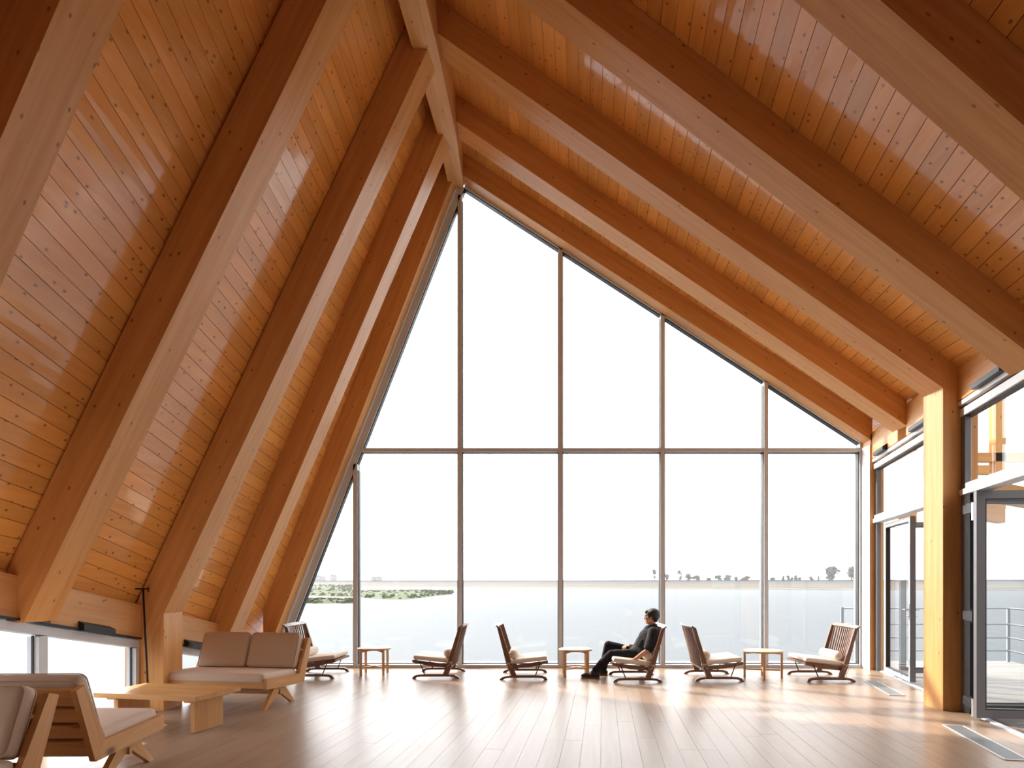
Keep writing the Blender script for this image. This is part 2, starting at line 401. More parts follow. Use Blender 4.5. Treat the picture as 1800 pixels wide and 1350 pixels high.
# ---- rafters ----------------------------------------------------------
ordn = {3.97: 'nearest', 5.63: 'second', 7.29: 'third', 8.95: 'fourth', 10.58: 'farthest'}
lab_l = {3.97: 'thick timber rafter across the top left corner, nearest of the left slope',
         5.63: 'left slope rafter ending above the grey mullion of the low window',
         7.29: 'left slope rafter carried by the short timber column by the sofa',
         8.95: 'left slope rafter whose foot ends behind the far sofa back',
         10.58: 'left slope rafter set against the sloping edge of the glass gable'}
lab_r = {3.97: 'thick timber rafter across the top right corner, nearest of the right slope',
         5.63: 'right slope rafter ending above the near folding doors',
         7.29: 'right slope rafter carried by the tall timber column',
         8.95: 'right slope rafter ending between the tall column and the gable corner',
         10.58: 'right slope rafter set against the sloping edge of the glass gable'}
for d in DS:
    n0 = d - FW / 2
    f = LEFT[d]; u = up(f); zc = leavez(d) - 0.0 if d != 7.29 else 0.45
    zc = {3.97: 1.30, 5.63: 1.06, 7.29: 0.42, 8.95: 0.48, 10.58: 0.10}[d]
    inv = lambda z, f=f: (z - f(0)) / (f(1) - f(0))
    xt = -1.27 if d < 10 else XR0 - 0.02
    xl = -4.50
    pts = [(xt, f(xt)), (xt, min(f(xt) + u, f(xt) + 0.5)), (XR0, f(XR0) + u - 0.004)]
    pts += [(xl, f(xl) + u - 0.004)]
    if f(xl) < zc: pts += [(xl, zc), (inv(zc), zc)]
    else: pts += [(xl, f(xl))]
    yy = n0 if d != 10.58 else 10.40
    mb = MB().prism([(x, yy, z) for x, z in pts], (0, FW if d != 10.58 else 0.30, 0))
    o = mb.build('rafter', M['beam'], None, grain=(1, 0, f(1) - f(0)))
    tag(o, lab_l[d], 'rafter', 'left slope rafters')
    f = RIGHT[d]; u = up(f); xf = wallx(d) - 0.08 if d != 7.29 else 4.31
    xt = rx1(d)
    pts = [(xt, f(xt)), (xf, f(xf)), (xf, f(xf) + u - .004), (xt, f(xt) + u - .004)]
    mb = MB().prism([(x, yy, z) for x, z in pts], (0, FW if d != 10.58 else 0.30, 0))
    o = mb.build('rafter', M['beam'], None, grain=(1, 0, f(1) - f(0)))
    tag(o, lab_r[d], 'rafter', 'right slope rafters')

# ridge beam: its underside rises towards the gable
rn = [(-4.0, 6.05), (3.97, 6.80), (5.63, 7.00), (7.12, 7.195), (8.78, 7.40), (10.68, 7.83)]
mb = MB(); vs = []
for i, (d, z) in enumerate(rn):
    x0, x1 = (XR0, XR1) if d < 8 else ((-1.455, -1.21) if d < 10 else (-1.585, -1.345))
    fl, fr_ = fn_at(LEFT, d), fn_at(RIGHT, d)
    zt = max(fl(x0) + up(fl), fr_(x1) + up(fr_)) + 0.05
    vs += [(x0, d, z), (x1, d, z), (x1, d, zt), (x0, d, zt)]
fs = [(0, 1, 2, 3), tuple(4 * (len(rn) - 1) + k for k in (3, 2, 1, 0))]
for i in range(len(rn) - 1):
    for k in range(4): fs.append((4 * i + k, 4 * i + (k + 1) % 4, 4 * (i + 1) + (k + 1) % 4, 4 * (i + 1) + k))
mb.add(vs, fs); me = mb.mesh('ridge_beam'); fixn(me)
tag(finish('ridge_beam', me, M['beam'], None, grain=(0, 1, 0)), 'pale timber ridge beam running along the roof peak between both rafter rows', 'beam')

# ---- columns ------------------------------------------------------------
f = RIGHT[7.29]
col = MB().prism([(4.31, 7.107, 0), (wallx(7.29) + .02, 7.107, 0), (wallx(7.29) + .02, 7.107, f(4.58) + up(f)), (4.31, 7.107, f(4.31) + up(f))], (0, 0.366, 0)).build('column', M['beam'], None, grain=(0, 0, 1))
tag(col, 'tall square timber column beside the folding doors on the right', 'column')
f = LEFT[7.29]
col = MB().prism([(-4.155, 7.107, 0), (-4.155, 7.107, f(-4.155) + .005), (-4.56, 7.107, f(-4.56) + .005), (-4.56, 7.107, 0)], (0, 0.366, 0)).build('column', M['beam'], None, grain=(0, 0, 1))
tag(col, 'short timber column at the left wall behind the coffee table', 'column')
# corner posts at the gable
xo = wallx(10.58)
o = MB().box((5.16, 10.40, 0), (xo + 0.10, 10.70, 3.75)).build('corner_post', M['beam'], None, grain=(0, 0, 1))
tag(o, 'reddish timber corner post where the glass gable meets the right wall', 'column')

# ---- eave beams -------------------------------------------------------------
def rib(name, a, b, depth, h0, h1, mat, parent=None):   # beam along the side wall: a,b=(x,y), depth outward
    pass
bays = [(2.2, 3.79), (4.15, 5.45), (5.81, 7.107), (7.473, 8.77), (9.13, 10.40)]
near_names = ['in the nearest bay', 'in the second bay', 'just before the column', 'just beyond the column', 'next to the glass gable']
for (a, b), nm in zip(bays, near_names):
    vs = [(LWX, a, leavez(a)), (LWX, b, leavez(b)), (LWX, b, leavez(b) + .36), (LWX, a, leavez(a) + .36)]
    o = MB().prism(vs, (-0.18, 0, 0)).build('eave_beam', M['beam'], None, grain=(0, 1, -.18))
    tag(o, 'low timber eave beam above the left strip window, ' + nm, 'beam', 'left eave beams')
    off = 0.05
    vs = [(wallx(a) - off, a, 3.36), (wallx(b) - off, b, 3.36), (wallx(b) - off, b, 3.78), (wallx(a) - off, a, 3.78)]
    o = MB().prism(vs, (0.2, 0, 0)).build('eave_beam', M['beam'], None, grain=(.2, 1, 0))
    tag(o, 'timber eave beam above the right door track, ' + nm, 'beam', 'right eave beams')

# black steel brackets below the eave beams
for (a, b, nm) in ((6.02, 6.62, 'near the tall column'), (7.95, 8.5, 'just beyond the tall column'), (9.6, 10.1, 'nearest the gable corner')):
    c0 = Vector((wallx(a) - .05, a, 3.36)); c1 = Vector((wallx(b) - .05, b, 3.36))
    mb = MB().prism([c0 + Vector((-.07, 0, -.015)), c0 + Vector((-.07, 0, .035)), c0 + Vector((-.002, 0, .075)), c0 + Vector((-.002, 0, -.015))], c1 - c0)
    tag(mb.build('bracket', M['steel']), 'black steel channel bracket under the right eave beam, ' + nm, 'bracket', 'right eave brackets')
for (a, b, nm) in ((6.15, 6.6, 'above the low window before the column'), (7.95, 8.5, 'just beyond the short column')):
    c0 = Vector((LWX, a, leavez(a))); c1 = Vector((LWX, b, leavez(b)))
    mb = MB().prism([c0 + Vector((.06, 0, -.02)), c0 + Vector((.06, 0, .04)), c0 + Vector((.002, 0, .07)), c0 + Vector((.002, 0, -.02))], c1 - c0)
    tag(mb.build('bracket', M['steel']), 'black steel channel bracket under the left eave beam, ' + nm, 'bracket', 'left eave brackets')

# ================================================================== FLOOR
fl = MB().prism([(-4.7, -4.2, -0.30), (2.6, -4.2, -0.30), (wallx(10.95) + .1, 10.95, -0.30), (-4.7, 10.95, -0.30)], (0, 0, 0.282)).build('floor', M['joint'], None)
tag(fl, kind='structure')
TA = math.atan((1059.0 - CX) / F)         # plank direction, towards its vanishing point
tdir = Vector((math.sin(TA), math.cos(TA), 0)); ndir = Vector((math.cos(TA), -math.sin(TA), 0))
PWD = 0.162
def clip(poly, a, n):                      # keep side where (p-a).n <= 0
    out = []
    for i in range(len(poly)):
        p, q = poly[i], poly[(i + 1) % len(poly)]
        dp, dq = (p - a).dot(n), (q - a).dot(n)
        if dp <= 0: out.append(p)
        if (dp < 0 < dq) or (dq < 0 < dp): out.append(p.lerp(q, dp / (dp - dq)))
    return out
fx = lambda d: wallx(d) + 0.02
A_ = Vector((fx(5), 5, 0)); B_ = Vector((fx(10), 10, 0)); wn = Vector(((B_ - A_).y, -(B_ - A_).x, 0)).normalized()
stuffmb = MB()
base = Vector((0, 4.6, 0))
plank_n = 0
for k in range(-36, 46):
    off = (k + 0.35) * PWD
    t = R.uniform(-2.4, 0.0) - 1.0
    while t < 7.4:
        ln = R.choice((1.9, 2.2, 2.6, 3.0)) if t > -1 else 3.0
        p0 = base + ndir * off + tdir * t
        g = 0.0009
        q = [p0 + ndir * g + tdir * g, p0 + ndir * (PWD - g) + tdir * g, p0 + ndir * (PWD - g) + tdir * (ln - g), p0 + ndir * g + tdir * (ln - g)]
        poly = q
        for a, n in ((Vector((0, 10.84, 0)), Vector((0, 1, 0))), (Vector((0, 4.55, 0)), Vector((0, -1, 0))), (Vector((-4.46, 0, 0)), Vector((-1, 0, 0))), (A_, wn)):
            if len(poly) >= 3: poly = clip(poly, a, n)
        t += ln
        if len(poly) < 3: continue
        zt = R.uniform(-.0004, .0004)
        MB().prism([v + Vector((0, 0, -0.018 + zt)) for v in poly], (0, 0, 0.018)).build('plank', M['floor'], fl, grain=tdir); plank_n += 1
# the floor behind the viewer's edge, joined
for k in range(-60, 60):
    off = (k + 0.35) * PWD
    g = .0009
    p0 = base + ndir * off - tdir * 9.5
    q = [p0 + ndir * g, p0 + ndir * (PWD - g), p0 + ndir * (PWD - g) + tdir * 10.5, p0 + ndir * g + tdir * 10.5]
    for a, n in ((Vector((0, 4.548, 0)), Vector((0, 1, 0))), (Vector((0, -4.1, 0)), Vector((0, -1, 0))), (Vector((-4.46, 0, 0)), Vector((-1, 0, 0))), (A_, wn)):
        if len(q) >= 3: q = clip(q, a, n)
    if len(q) >= 3: stuffmb.prism([v + Vector((0, 0, -.018)) for v in q], (0, 0, .018))
o = stuffmb.build('plank_field', M['floor'], fl, grain=tdir); o['kind'] = 'stuff'
print('planks', plank_n)

# ================================================================== WALLS behind the viewer
o = MB().box((-5.0, -4.3, -0.02), (6.5, -4.1, 9.6)).build('wall_back', M['wall'], None, grain=(1, 0, 0)); tag(o, kind='structure')
o = MB().box((-4.62, -4.1, 0), (-4.42, 2.2, 2.2)).build('wall_left', M['wall'], None, grain=(0, 1, 0)); tag(o, kind='structure')
o = MB().prism([(wallx(-4.1), -4.1, 0), (wallx(1.2), 1.2, 0), (wallx(1.2), 1.2, 3.9), (wallx(-4.1), -4.1, 3.9)], (.2, 0, 0)).build('wall_right', M['wall'], None, grain=(0, 1, 0)); tag(o, kind='structure')

# ================================================================== GABLE WINDOW (window_1)
win = empty('window_1'); tag(win, kind='structure')
FL = cham((-1.427, 7.626), (-4.367, 0.066))               # left sloping inner line (XZ at glass)
FRr = cham(tuple((P(815, 335, GD).x, P(815, 335, GD).z)), tuple((P(1515, 787, GD).x, P(1515, 787, GD).z)))
xm = [P(x, 0, GD).x for x in (628, 810, 985, 1162.5, 1342.5, 1509)]
ZT = P(0, 793, GD).z
FD0, FD1 = GD - 0.12, GD + 0.09
sl = FL(1) - FL(0); sr = FRr(1) - FRr(0)
invL = lambda z: (z - FL(0)) / sl
apx = (FRr(0) - FL(0)) / (sl - sr); apz = FL(apx)
def mull(x, z0, z1, name='mullion', w=0.062):
    # box section with recessed grooves on both sides: three pieces read as one bar
    mb = MB().box((x - w / 2, FD0, z0), (x + w / 2, GD - 0.012, z1)).box((x - w / 2, GD + 0.012, z0), (x + w / 2, FD1, z1)).box((x - w * .28, GD - 0.0115, z0), (x + w * .28, GD + 0.0115, z1))
    return mb.build(name, M['alu'], win, grain=(0, 0, 1))
for x in xm:
    zt = min(FL(x), FRr(x)) if x < xm[-1] - .01 else FRr(x)
    mull(x, 0.0, min(zt + 0.05, 9), w=0.066)
# dark gasket lines beside the mullions
for x in xm:
    zt = min(FL(x), FRr(x))
    mb = MB()
    for s in (-1, 1):
        mb.box((x + s * 0.033, FD0 + .03, 0.03), (x + s * 0.045, GD + 0.02, max(zt - .05, .5)))
    mb.build('gasket', M['gasket'], win, grain=(0, 0, 1))
def slopebar(fn, x0, x1, name, mat, o0, o1, y0, y1):   # bar parallel to a slope between perpendicular offsets o0,o1 (inside positive)
    s = fn(1) - fn(0); nn = Vector((s, 0, -1)).normalized() if s > 0 else Vector((-(-s), 0, -1)).normalized()
    if s > 0: nn = Vector((s, 0, -1)).normalized()
    else: nn = Vector((s, 0, -1)).normalized()
    p0 = Vector((x0, y0, fn(x0))); p1 = Vector((x1, y0, fn(x1)))
    return MB().prism([p0 + nn * o0, p1 + nn * o0, p1 + nn * o1, p0 + nn * o1], (0, y1 - y0, 0)).build(name, mat, win, grain=(1, 0, s))
slopebar(FL, invL(0.0), apx, 'frame_left', M['alu'], -0.10, 0.0, FD0, GD - .012)
slopebar(FL, invL(0.0), apx, 'frame_left', M['alu_light'], -0.14, -0.10, FD0 - 0.05, GD + .07)
slopebar(FL, invL(0.0), apx, 'gasket', M['gasket'], 0.0, 0.014, FD0 + .03, GD + .02)
slopebar(FRr, apx, P(1530, 0, GD).x, 'frame_right', M['alu'], -0.10, 0.0, FD0, GD - .012)
slopebar(FRr, apx, P(1536, 0, GD).x, 'frame_right', M['alu_light'], -0.15, -0.10, FD0 - 0.05, GD + .07)
slopebar(FRr, apx, P(1515, 0, GD).x, 'gasket', M['gasket'], 0.0, 0.014, FD0 + .03, GD + .02)
xr = xm[-1]
# transom and sill, piece by piece between mullions
for i in range(5):
    a, b = xm[i] + .033, xm[i + 1] - .033
    mb = MB().box((a, FD0 + .006, ZT - .03), (b, GD - .012, ZT + .03)).box((a, GD - .0115, ZT - .018), (b, GD + .0115, ZT + .018)).box((a, GD + .012, ZT - .03), (b, FD1, ZT + .03))
    mb.build('transom', M['alu'], win)
    MB().box((a, GD - .012, ZT - .044), (b, GD + .012, ZT - .030)).box((a, GD - .012, ZT + .030), (b, GD + .012, ZT + .044)).build('gasket', M['gasket'], win)
xs = [invL(0.05)] + xm
for i in range(6):
    a, b = xs[i] + .033, xs[i + 1] - .033
    MB().box((a, FD0 - .01, 0.0), (b, GD - .012, .05)).box((a, GD + .012, 0), (b, FD1, .05)).box((a, GD - .012, 0), (b, GD + .012, .03)).build('sill', M['alu'], win)
    MB().box((a, GD - .02, .05), (b, GD + .02, .064)).build('gasket', M['gasket'], win)
# panes
V2 = lambda x, z: Vector((x, 0, z))
big = [V2(invL(0.04), 0.04), V2(xr, 0.04), V2(xr, FRr(xr)), V2(apx, apz)]
def pane(x0, x1, z0, z1):
    q = big
    for a, n in ((V2(x0, 0), V2(-1, 0)), (V2(x1, 0), V2(1, 0)), (V2(0, z0), V2(0, -1)), (V2(0, z1), V2(0, 1))):
        q = clip(q, a, n)
        if len(q) < 3: return
    MB().prism([v + Vector((0, GD - .009, 0)) for v in q], (0, .018, 0)).build('glass_pane', M['glass'], win)
pane(-9, xm[0] - .02, 0, 9)
for i in range(5):
    pane(xm[i] + .02, xm[i + 1] - .02, 0, ZT - .02); pane(xm[i] + .02, xm[i + 1] - .02, ZT + .02, 9)
# white reveal strip beside the last mullion
MB().box((5.148, 10.41, 0), (5.158, 10.70, FRr(5.15) - .08)).build('reveal', M['alu_light'], win, grain=(0, 0, 1))

# ================================================================== LEFT STRIP WINDOWS
def left_window(num, a, b, mulls):
    wn_ = empty('window_%d' % num); tag(wn_, kind='structure')
    X0, X1 = LWX - .115, LWX - .01
    top = lambda d: leavez(d) - 0.03
    def railz(a, b, h, z, name, mat, x0=X0, x1=X1):
        return MB().prism([(x0, a, z(a)), (x0, b, z(b)), (x0, b, z(b) - h), (x0, a, z(a) - h)], (x1 - x0, 0, 0)).build(name, mat, wn_, grain=(0, 1, 0))
    railz(a, b, .075, top, 'top_rail', M['alu'])
    railz(a, b, .018, lambda d: leavez(d) + .004, 'dark_strip', M['steel'], X0, X1 + .03)
    railz(a, b, .06, lambda d: 0.06, 'bottom_rail', M['alu'])
    ys = [a] + mulls + [b]
    for i, y in enumerate(ys):
        w2 = .05 if 0 < i < len(ys) - 1 else .028
        yc = y if 0 < i < len(ys) - 1 else (y + w2 if i == 0 else y - w2)
        MB().box((X0, yc - w2, .06), (X1, yc + w2, top(yc + w2) - .074)).build('mullion', M['alu'], wn_, grain=(0, 0, 1))
        MB().box((X0 + .045, yc - w2 - .012, .06), (X0 + .062, yc - w2, top(yc) - .074)).box((X0 + .045, yc + w2, .06), (X0 + .062, yc + w2 + .012, top(yc + w2) - .085)).build('gasket', M['gasket'], wn_, grain=(0, 0, 1))
    for y0, y1 in zip(ys[:-1], ys[1:]):
        y0 += .04; y1 -= .04
        MB().prism([(X0 + .05, y0, .05), (X0 + .05, y1, .05), (X0 + .05, y1, top(y1) - .07), (X0 + .05, y0, top(y0) - .07)], (.018, 0, 0)).build('glass_pane', M['glass'], wn_)
    return wn_
left_window(2, 2.2, 7.09, [4.0, 5.74])
left_window(3, 7.49, 10.45, [9.0])
# timber posts outside the left strip window
for y, nm in ((7.55, 'beyond the right jamb'), (5.0, 'hidden behind the near sofa')):
    if y > 6:
        o = MB().box((-5.085, y + .35, -.35), (-5.0, y + .45, leavez(y) + .1)).build('outside_post', M['beam'], None, grain=(0, 0, 1))
        tag(o, 'slim timber post standing outside the left strip window', 'column')

# ================================================================== RIGHT WALL: upper windows, header, doors
def along(a, b, z0, z1, x0, x1):     # prism along the right wall, offsets x0..x1 from wall line
    return [Vector((wallx(a) + x0, a, z0)), Vector((wallx(b) + x0, b, z0)), Vector((wallx(b) + x0, b, z1)), Vector((wallx(a) + x0, a, z1))], (x1 - x0, 0, 0)
def right_bay(num, a, b, posts):
    wn_ = empty('window_%d' % num); tag(wn_, kind='structure')
    MB().prism(*along(a, b, 3.30, 3.345, -.05, .12)).build('track', M['alu_light'], wn_, grain=(.2, 1, 0))
    MB().prism(*along(a, b, 3.265, 3.30, .0, .12)).build('track_strip', M['backing'], wn_, grain=(.2, 1, 0))  # brown strip between the silver track and the top rail
    MB().prism(*along(a, b, 3.185, 3.265, -.03, .10)).build('top_rail', M['alu_light'], wn_, grain=(.2, 1, 0))
    MB().prism(*along(a, b, 3.17, 3.185, .0, .08)).build('gasket', M['gasket'], wn_, grain=(.2, 1, 0))
    MB().prism(*along(a, b, 2.335, 2.395, -.04, .12)).build('header', M['alu_light'], wn_, grain=(.2, 1, 0))
    MB().prism(*along(a, b, 2.40, 2.455, -.02, .10)).build('header_rail', M['alu_light'], wn_, grain=(.2, 1, 0))
    ys = [a + .04] + posts + [b - .04]
    for y in ys:
        MB().prism(*along(y - .035, y + .035, 2.455, 3.17, .02, .06)).build('mullion', M['alu'], wn_, grain=(0, 0, 1))
    for y0, y1 in zip(ys[:-1], ys[1:]):
        MB().prism(*along(y0 + .03, y1 - .03, 2.45, 3.175, .035, .05)).build('glass_pane', M['glass'], wn_)
right_bay(4, 7.50, 10.38, [])
right_bay(5, 3.0, 7.09, [])
# dark jambs beside the column and at the corner
def jamb(num, y0, y1, x0, x1, mat, name='trim_1', zt=3.34):
    o = MB().prism(*along(y0, y1, 0, zt, x0, x1)).build(name, mat, None, grain=(0, 0, 1)); tag(o, kind='structure'); return o
jamb(1, 6.98, 7.09, -.02, .04, M['alu_dark'], 'trim_1')
jamb(2, 7.48, 7.56, .0, .06, M['alu_dark'], 'trim_2')
jamb(3, 10.28, 10.385, -.0, .06, M['alu_dark'], 'trim_3')

def leaf(parent, a, b, z0, z1, fw=.075, th=.055, name='door_leaf', mat=None):     # door leaf frame in plan from a to b
    mat = mat or M['alu_dark']
    a = Vector((a[0], a[1], 0)); b = Vector((b[0], b[1], 0)); t = (b - a).normalized(); L_ = (b - a).length
    n = Vector((-t.y, t.x, 0))
    fr = empty(name, (a.x, a.y, 0), math.atan2(t.y, t.x), parent)
    y0, y1 = -th / 2, th / 2
    MB().box((0, y0, z0), (fw, y1, z1)).build('stile', mat, fr, grain=(0, 0, 1))
    MB().box((L_ - fw, y0, z0), (L_, y1, z1)).build('stile', mat, fr, grain=(0, 0, 1))
    MB().box((fw, y0 + .002, z0), (L_ - fw, y1 - .002, z0 + fw)).build('bottom_rail', mat, fr)
    MB().box((fw, y0 + .002, z1 - fw), (L_ - fw, y1 - .002, z1)).build('top_rail', mat, fr)
    MB().box((fw, -.008, z0 + fw), (L_ - fw, .008, z1 - fw)).build('glass_pane', M['glass'], fr)
    g = .013
    MB().box((fw, y0 + .004, z0 + fw), (fw + g, y1 - .004, z1 - fw)).box((L_ - fw - g, y0 + .004, z0 + fw), (L_ - fw, y1 - .004, z1 - fw)).box((fw + g, y0 + .004, z0 + fw), (L_ - fw - g, y1 - .004, z0 + fw + g)).box((fw + g, y0 + .004, z1 - fw - g), (L_ - fw - g, y1 - .004, z1 - fw)).build('gasket', M['gasket'], fr, grain=(0, 0, 1))
    return fr, L_
# far door: one leaf standing slightly open, one folded outward
d1 = empty('door_1'); tag(d1, kind='structure')
fr, L_ = leaf(d1, (5.27, 10.12), (5.005, 8.93), .03, 2.30, fw=.06, th=.07, mat=M['alu'])
fr2, L2_ = leaf(d1, (5.33, 9.86), (6.28, 9.80), .03, 2.30, fw=.07)
stl = MB().box((L_ - .005, -.036, .03), (L_ + .004, .036, 2.30)).build('edge_plate', M['alu_dark'], fr, grain=(0, 0, 1))
for s in (-1, 1):
    MB().tube([(L_ - .03, s * .035, 1.02), (L_ - .03, s * .085, 1.02), (L_ - .13, s * .09, 1.02)], .009).build('handle', M['chrome'], fr, smooth=True)
    MB().tube([(L_ - .03, s * .035, .93), (L_ - .03, s * .06, .93), (L_ - .06, s * .062, .93)], .007).build('thumb_turn', M['chrome'], fr, smooth=True)
    MB().box((L_ - .045, s * .036, .88), (L_ - .015, s * .041, 1.10)).build('lock_plate', M['chrome'], fr)
# near door: folded leaves stacked on edge, then one leaf standing open towards the viewer
d2 = empty('door_2'); tag(d2, kind='structure')
leaf(d2, (4.34, 6.62), (5.42, 6.46), .03, 2.32, fw=.082, th=.06)
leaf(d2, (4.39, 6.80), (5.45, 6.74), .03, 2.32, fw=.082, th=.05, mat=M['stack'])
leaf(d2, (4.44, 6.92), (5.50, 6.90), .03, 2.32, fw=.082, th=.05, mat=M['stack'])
for z in (.16, 1.05, 2.16):
    MB().tube([(4.37, 6.71, z - .07), (4.37, 6.71, z + .07)], .014).box((4.35, 6.68, z - .05), (4.40, 6.78, z + .05)).build('hinge', M['steel'], d2)
    MB().tube([(4.415, 6.86, z - .06), (4.415, 6.86, z + .06)], .012).box((4.40, 6.83, z - .045), (4.44, 6.91, z + .045)).build('hinge', M['steel'], d2)
for z in (.12, 2.12):
    MB().box((4.345, 6.655, z - .09), (4.375, 6.685, z + .09)).build('bolt', M['chrome'], d2, grain=(0, 0, 1))
# threshold strip
o = MB().prism(*along(1.2, 10.8, -.02, .006, .03, .10)).build('trim_4', M['alu'], None, grain=(.2, 1, 0)); tag(o, kind='structure')
# near glazing of the right wall, outside the frame of the photograph
w6 = empty('window_6'); tag(w6, kind='structure')
for y in (1.25, 3.0):
    MB().prism(*along(y - .04, y + .04, 0, 3.34, .0, .1)).build('mullion', M['alu_dark'], w6, grain=(0, 0, 1))
MB().prism(*along(1.29, 2.96, .05, 3.3, .035, .05)).build('glass_pane', M['glass'], w6)
MB().prism(*along(1.29, 2.96, 3.3, 3.36, .0, .1)).build('top_rail', M['alu_dark'], w6, grain=(0, 1, 0))

# floor grilles
def grille(a, b, label):
    th = math.atan2(0.2152, 1.0)
    t = Vector((math.sin(th), math.cos(th), 0)); n = Vector((t.y, -t.x, 0))
    L_ = (b - a) / t.y; W_ = .185
    root = empty('floor_grille', (wallx(a) - .40, a, 0), -th)
    tag(root, label, 'grille', 'floor grilles')
    MB().box((-W_ / 2, 0, .0005), (W_ / 2, L_, .003)).build('tray', M['steel'], root, grain=(0, 1, 0))
    MB().box((-W_ / 2, 0, .001), (-W_ / 2 + .012, L_, .008)).box((W_ / 2 - .012, 0, .001), (W_ / 2, L_, .008)).box((-W_ / 2, 0, .001), (W_ / 2, .012, .008)).box((-W_ / 2, L_ - .012, .001), (W_ / 2, L_, .008)).build('rim', M['alu_light'], root, grain=(0, 1, 0))
    mb = MB()
    k = int((W_ - .03) / .0125)
    for i in range(k):
        x = -W_ / 2 + .016 + i * .0125
        mb.box((x, .014, .002), (x + .0085, L_ - .014, .0075))
    o = mb.build('bars', M['grille'], root, grain=(0, 1, 0)); o['kind'] = 'stuff'
grille(8.05, 9.25, 'long grey floor grille by the far glass door')
grille(5.12, 6.38, 'long grey floor grille in front of the near folding door, bottom right')

# ================================================================== OUTSIDE: deck, railing, timber frame, lake
deck = MB().box((-5.4, 10.9, -.30), (8.35, 11.70, -.055)).prism([(wallx(1) + .12, 1, -.30), (9.3 - 3.4, 1, -.30), (8.35, 11.70, -.30), (wallx(11.7) + .12, 11.70, -.30)], (0, 0, .245)).build('deck', M['deck'], None)
tag(deck, 'pale weathered timber deck wrapping round outside the glass', 'deck')
def dkx(y): return 8.35 - (11.7 - y) * 0.25
y = 1.0
while y < 11.66:
    x0 = (wallx(y) + .12) if y + .14 < 10.86 else -5.4
    MB().prism([(x0, y, -.055), (dkx(y), y, -.055), (dkx(y + .14), y + .14, -.055), (x0 + (.03 if x0 > 0 else 0), y + .14, -.055)], (0, 0, .03)).build('deck_plank', M['deck'], deck)
    y += .146
rail = empty('deck_railing', (8.25, 11.65, 0)); tag(rail, 'grey steel railing with four rails round the outdoor deck corner', 'railing')
RX = lambda y: 8.25 - (11.65 - y) * .25
for x in (5.27, 8.23):
    MB().bar((x - 8.25, 0, -.03), (x - 8.25, 0, .95), .05, .035, up=(0, 1, 0)).build('post', M['rail'], rail, grain=(0, 0, 1))
for y in (9.6, 7.55, 5.5, 3.45):
    MB().bar((RX(y) - 8.25, y - 11.65, -.03), (RX(y) - 8.25, y - 11.65, .95), .035, .05, up=(0, 1, 0)).build('post', M['rail'], rail, grain=(0, 0, 1))
for z in (.93, .65, .41, .18):
    MB().tube([(5.27 - 8.25, 0, z), (-.02, 0, z), (RX(2.0) - 8.25, 2.0 - 11.65, z)], .014).build('rail', M['rail'], rail, smooth=True)

# timber frame of the canopy standing outside the right wall
def opost(px, d, py_top, w, label, z0=-.03):
    p = P(px, py_top, d)
    tag(MB().box((p.x - w / 2, d - w / 2, z0), (p.x + w / 2, d + w / 2, p.z)).build('canopy_post', M['beam'], None, grain=(0, 0, 1)), label, 'column')
# canopy: posts outside, cross beam, rafter tails sloping down outward
can = empty('deck_canopy', (6.0, 8.0, 0)); tag(can, 'timber canopy frame of posts and crossing beams outside the right glazing', 'canopy')
def cpart(mb, name, grain=(0, 0, 1), mat=None): 
    o = mb.build(name, mat or M['beam'], can, grain=grain)
    o.matrix_parent_inverse = Matrix.Translation((-6.0, -8.0, 0)); return o
cpart(MB().box((4.86, 7.62, 2.30), (5.03, 7.80, 3.9)), 'post')                 # seen brown behind the near upper pane
cpart(MB().box((5.72, 10.62, 2.30), (6.02, 10.80, 3.6)), 'post')
for (x, y) in ((6.15, 8.95),):
    cpart(MB().box((x, y, 2.40), (x + .14, y + .14, 4.2)), 'post')
cpart(MB().box((5.0, 8.95, 3.05), (9.0, 9.07, 3.17)), 'beam', (1, 0, 0))
cpart(MB().box((5.95, 11.2, 3.25), (9.0, 11.34, 3.40)), 'beam', (1, 0, 0))
for yy in (7.1, 8.4):
    f = RIGHT[7.29]
    x0, x1 = wallx(yy) + .3, wallx(yy) + 1.1
    cpart(MB().prism([(x0, yy, 2.30), (x1, yy, 2.16), (x1, yy, 2.36), (x0, yy, 2.50)], (0, .16, 0)), 'beam', (1, 0, -.2))

# lake
lake = MB().add([(-900, -300, -1.2), (1200, -300, -1.2), (1200, 1500, -1.2), (-900, 1500, -1.2)], [(0, 1, 2, 3)]).build('lake', M['water'], None)
tag(lake, 'wide calm pale lake stretching to the far shore', 'water', kind='stuff')

# far dike
shore = [(-700, 360), (-133, 332), (-41, 315), (31.4, 258), (100, 213), (145, 199), (330, 160), (700, 100)]
dike = empty('dike', (0, 250, -1.2)); tag(dike, 'long low stone faced dike along the far shore of the lake', 'embankment')
def ribbon(offs, name, mat):      # list of (outward offset, z)
    vs = []; n = len(shore); k = len(offs)
    for i, (x, y) in enumerate(shore):
        a = Vector(shore[max(i - 1, 0)]); b = Vector(shore[min(i + 1, n - 1)]); t = (b - a).normalized(); nn = Vector((-t.y, t.x))
        for o_, z in offs: vs.append((x + nn.x * o_, y + nn.y * o_, z))
    fs = []
    for i in range(n - 1):
        for j in range(k - 1): fs.append((i * k + j, (i + 1) * k + j, (i + 1) * k + j + 1, i * k + j + 1))
    o = MB().add(vs, fs).build(name, mat, dike); o.matrix_parent_inverse = Matrix.Translation((0, -250, 1.2)); return o
ribbon([(0, -1.5), (0, -.95), (.5, -.85), (.5, -1.5)], 'waterline_stones', M['toe'])
ribbon([(.5, -1.5), (.5, -.9), (9, .65), (9, -1.5)], 'stone_face', M['stone'])
ribbon([(9, -1.5), (9, .65), (15, 1.75), (21, 1.8), (30, 0), (400, 0)], 'grass_bank', M['bank'])

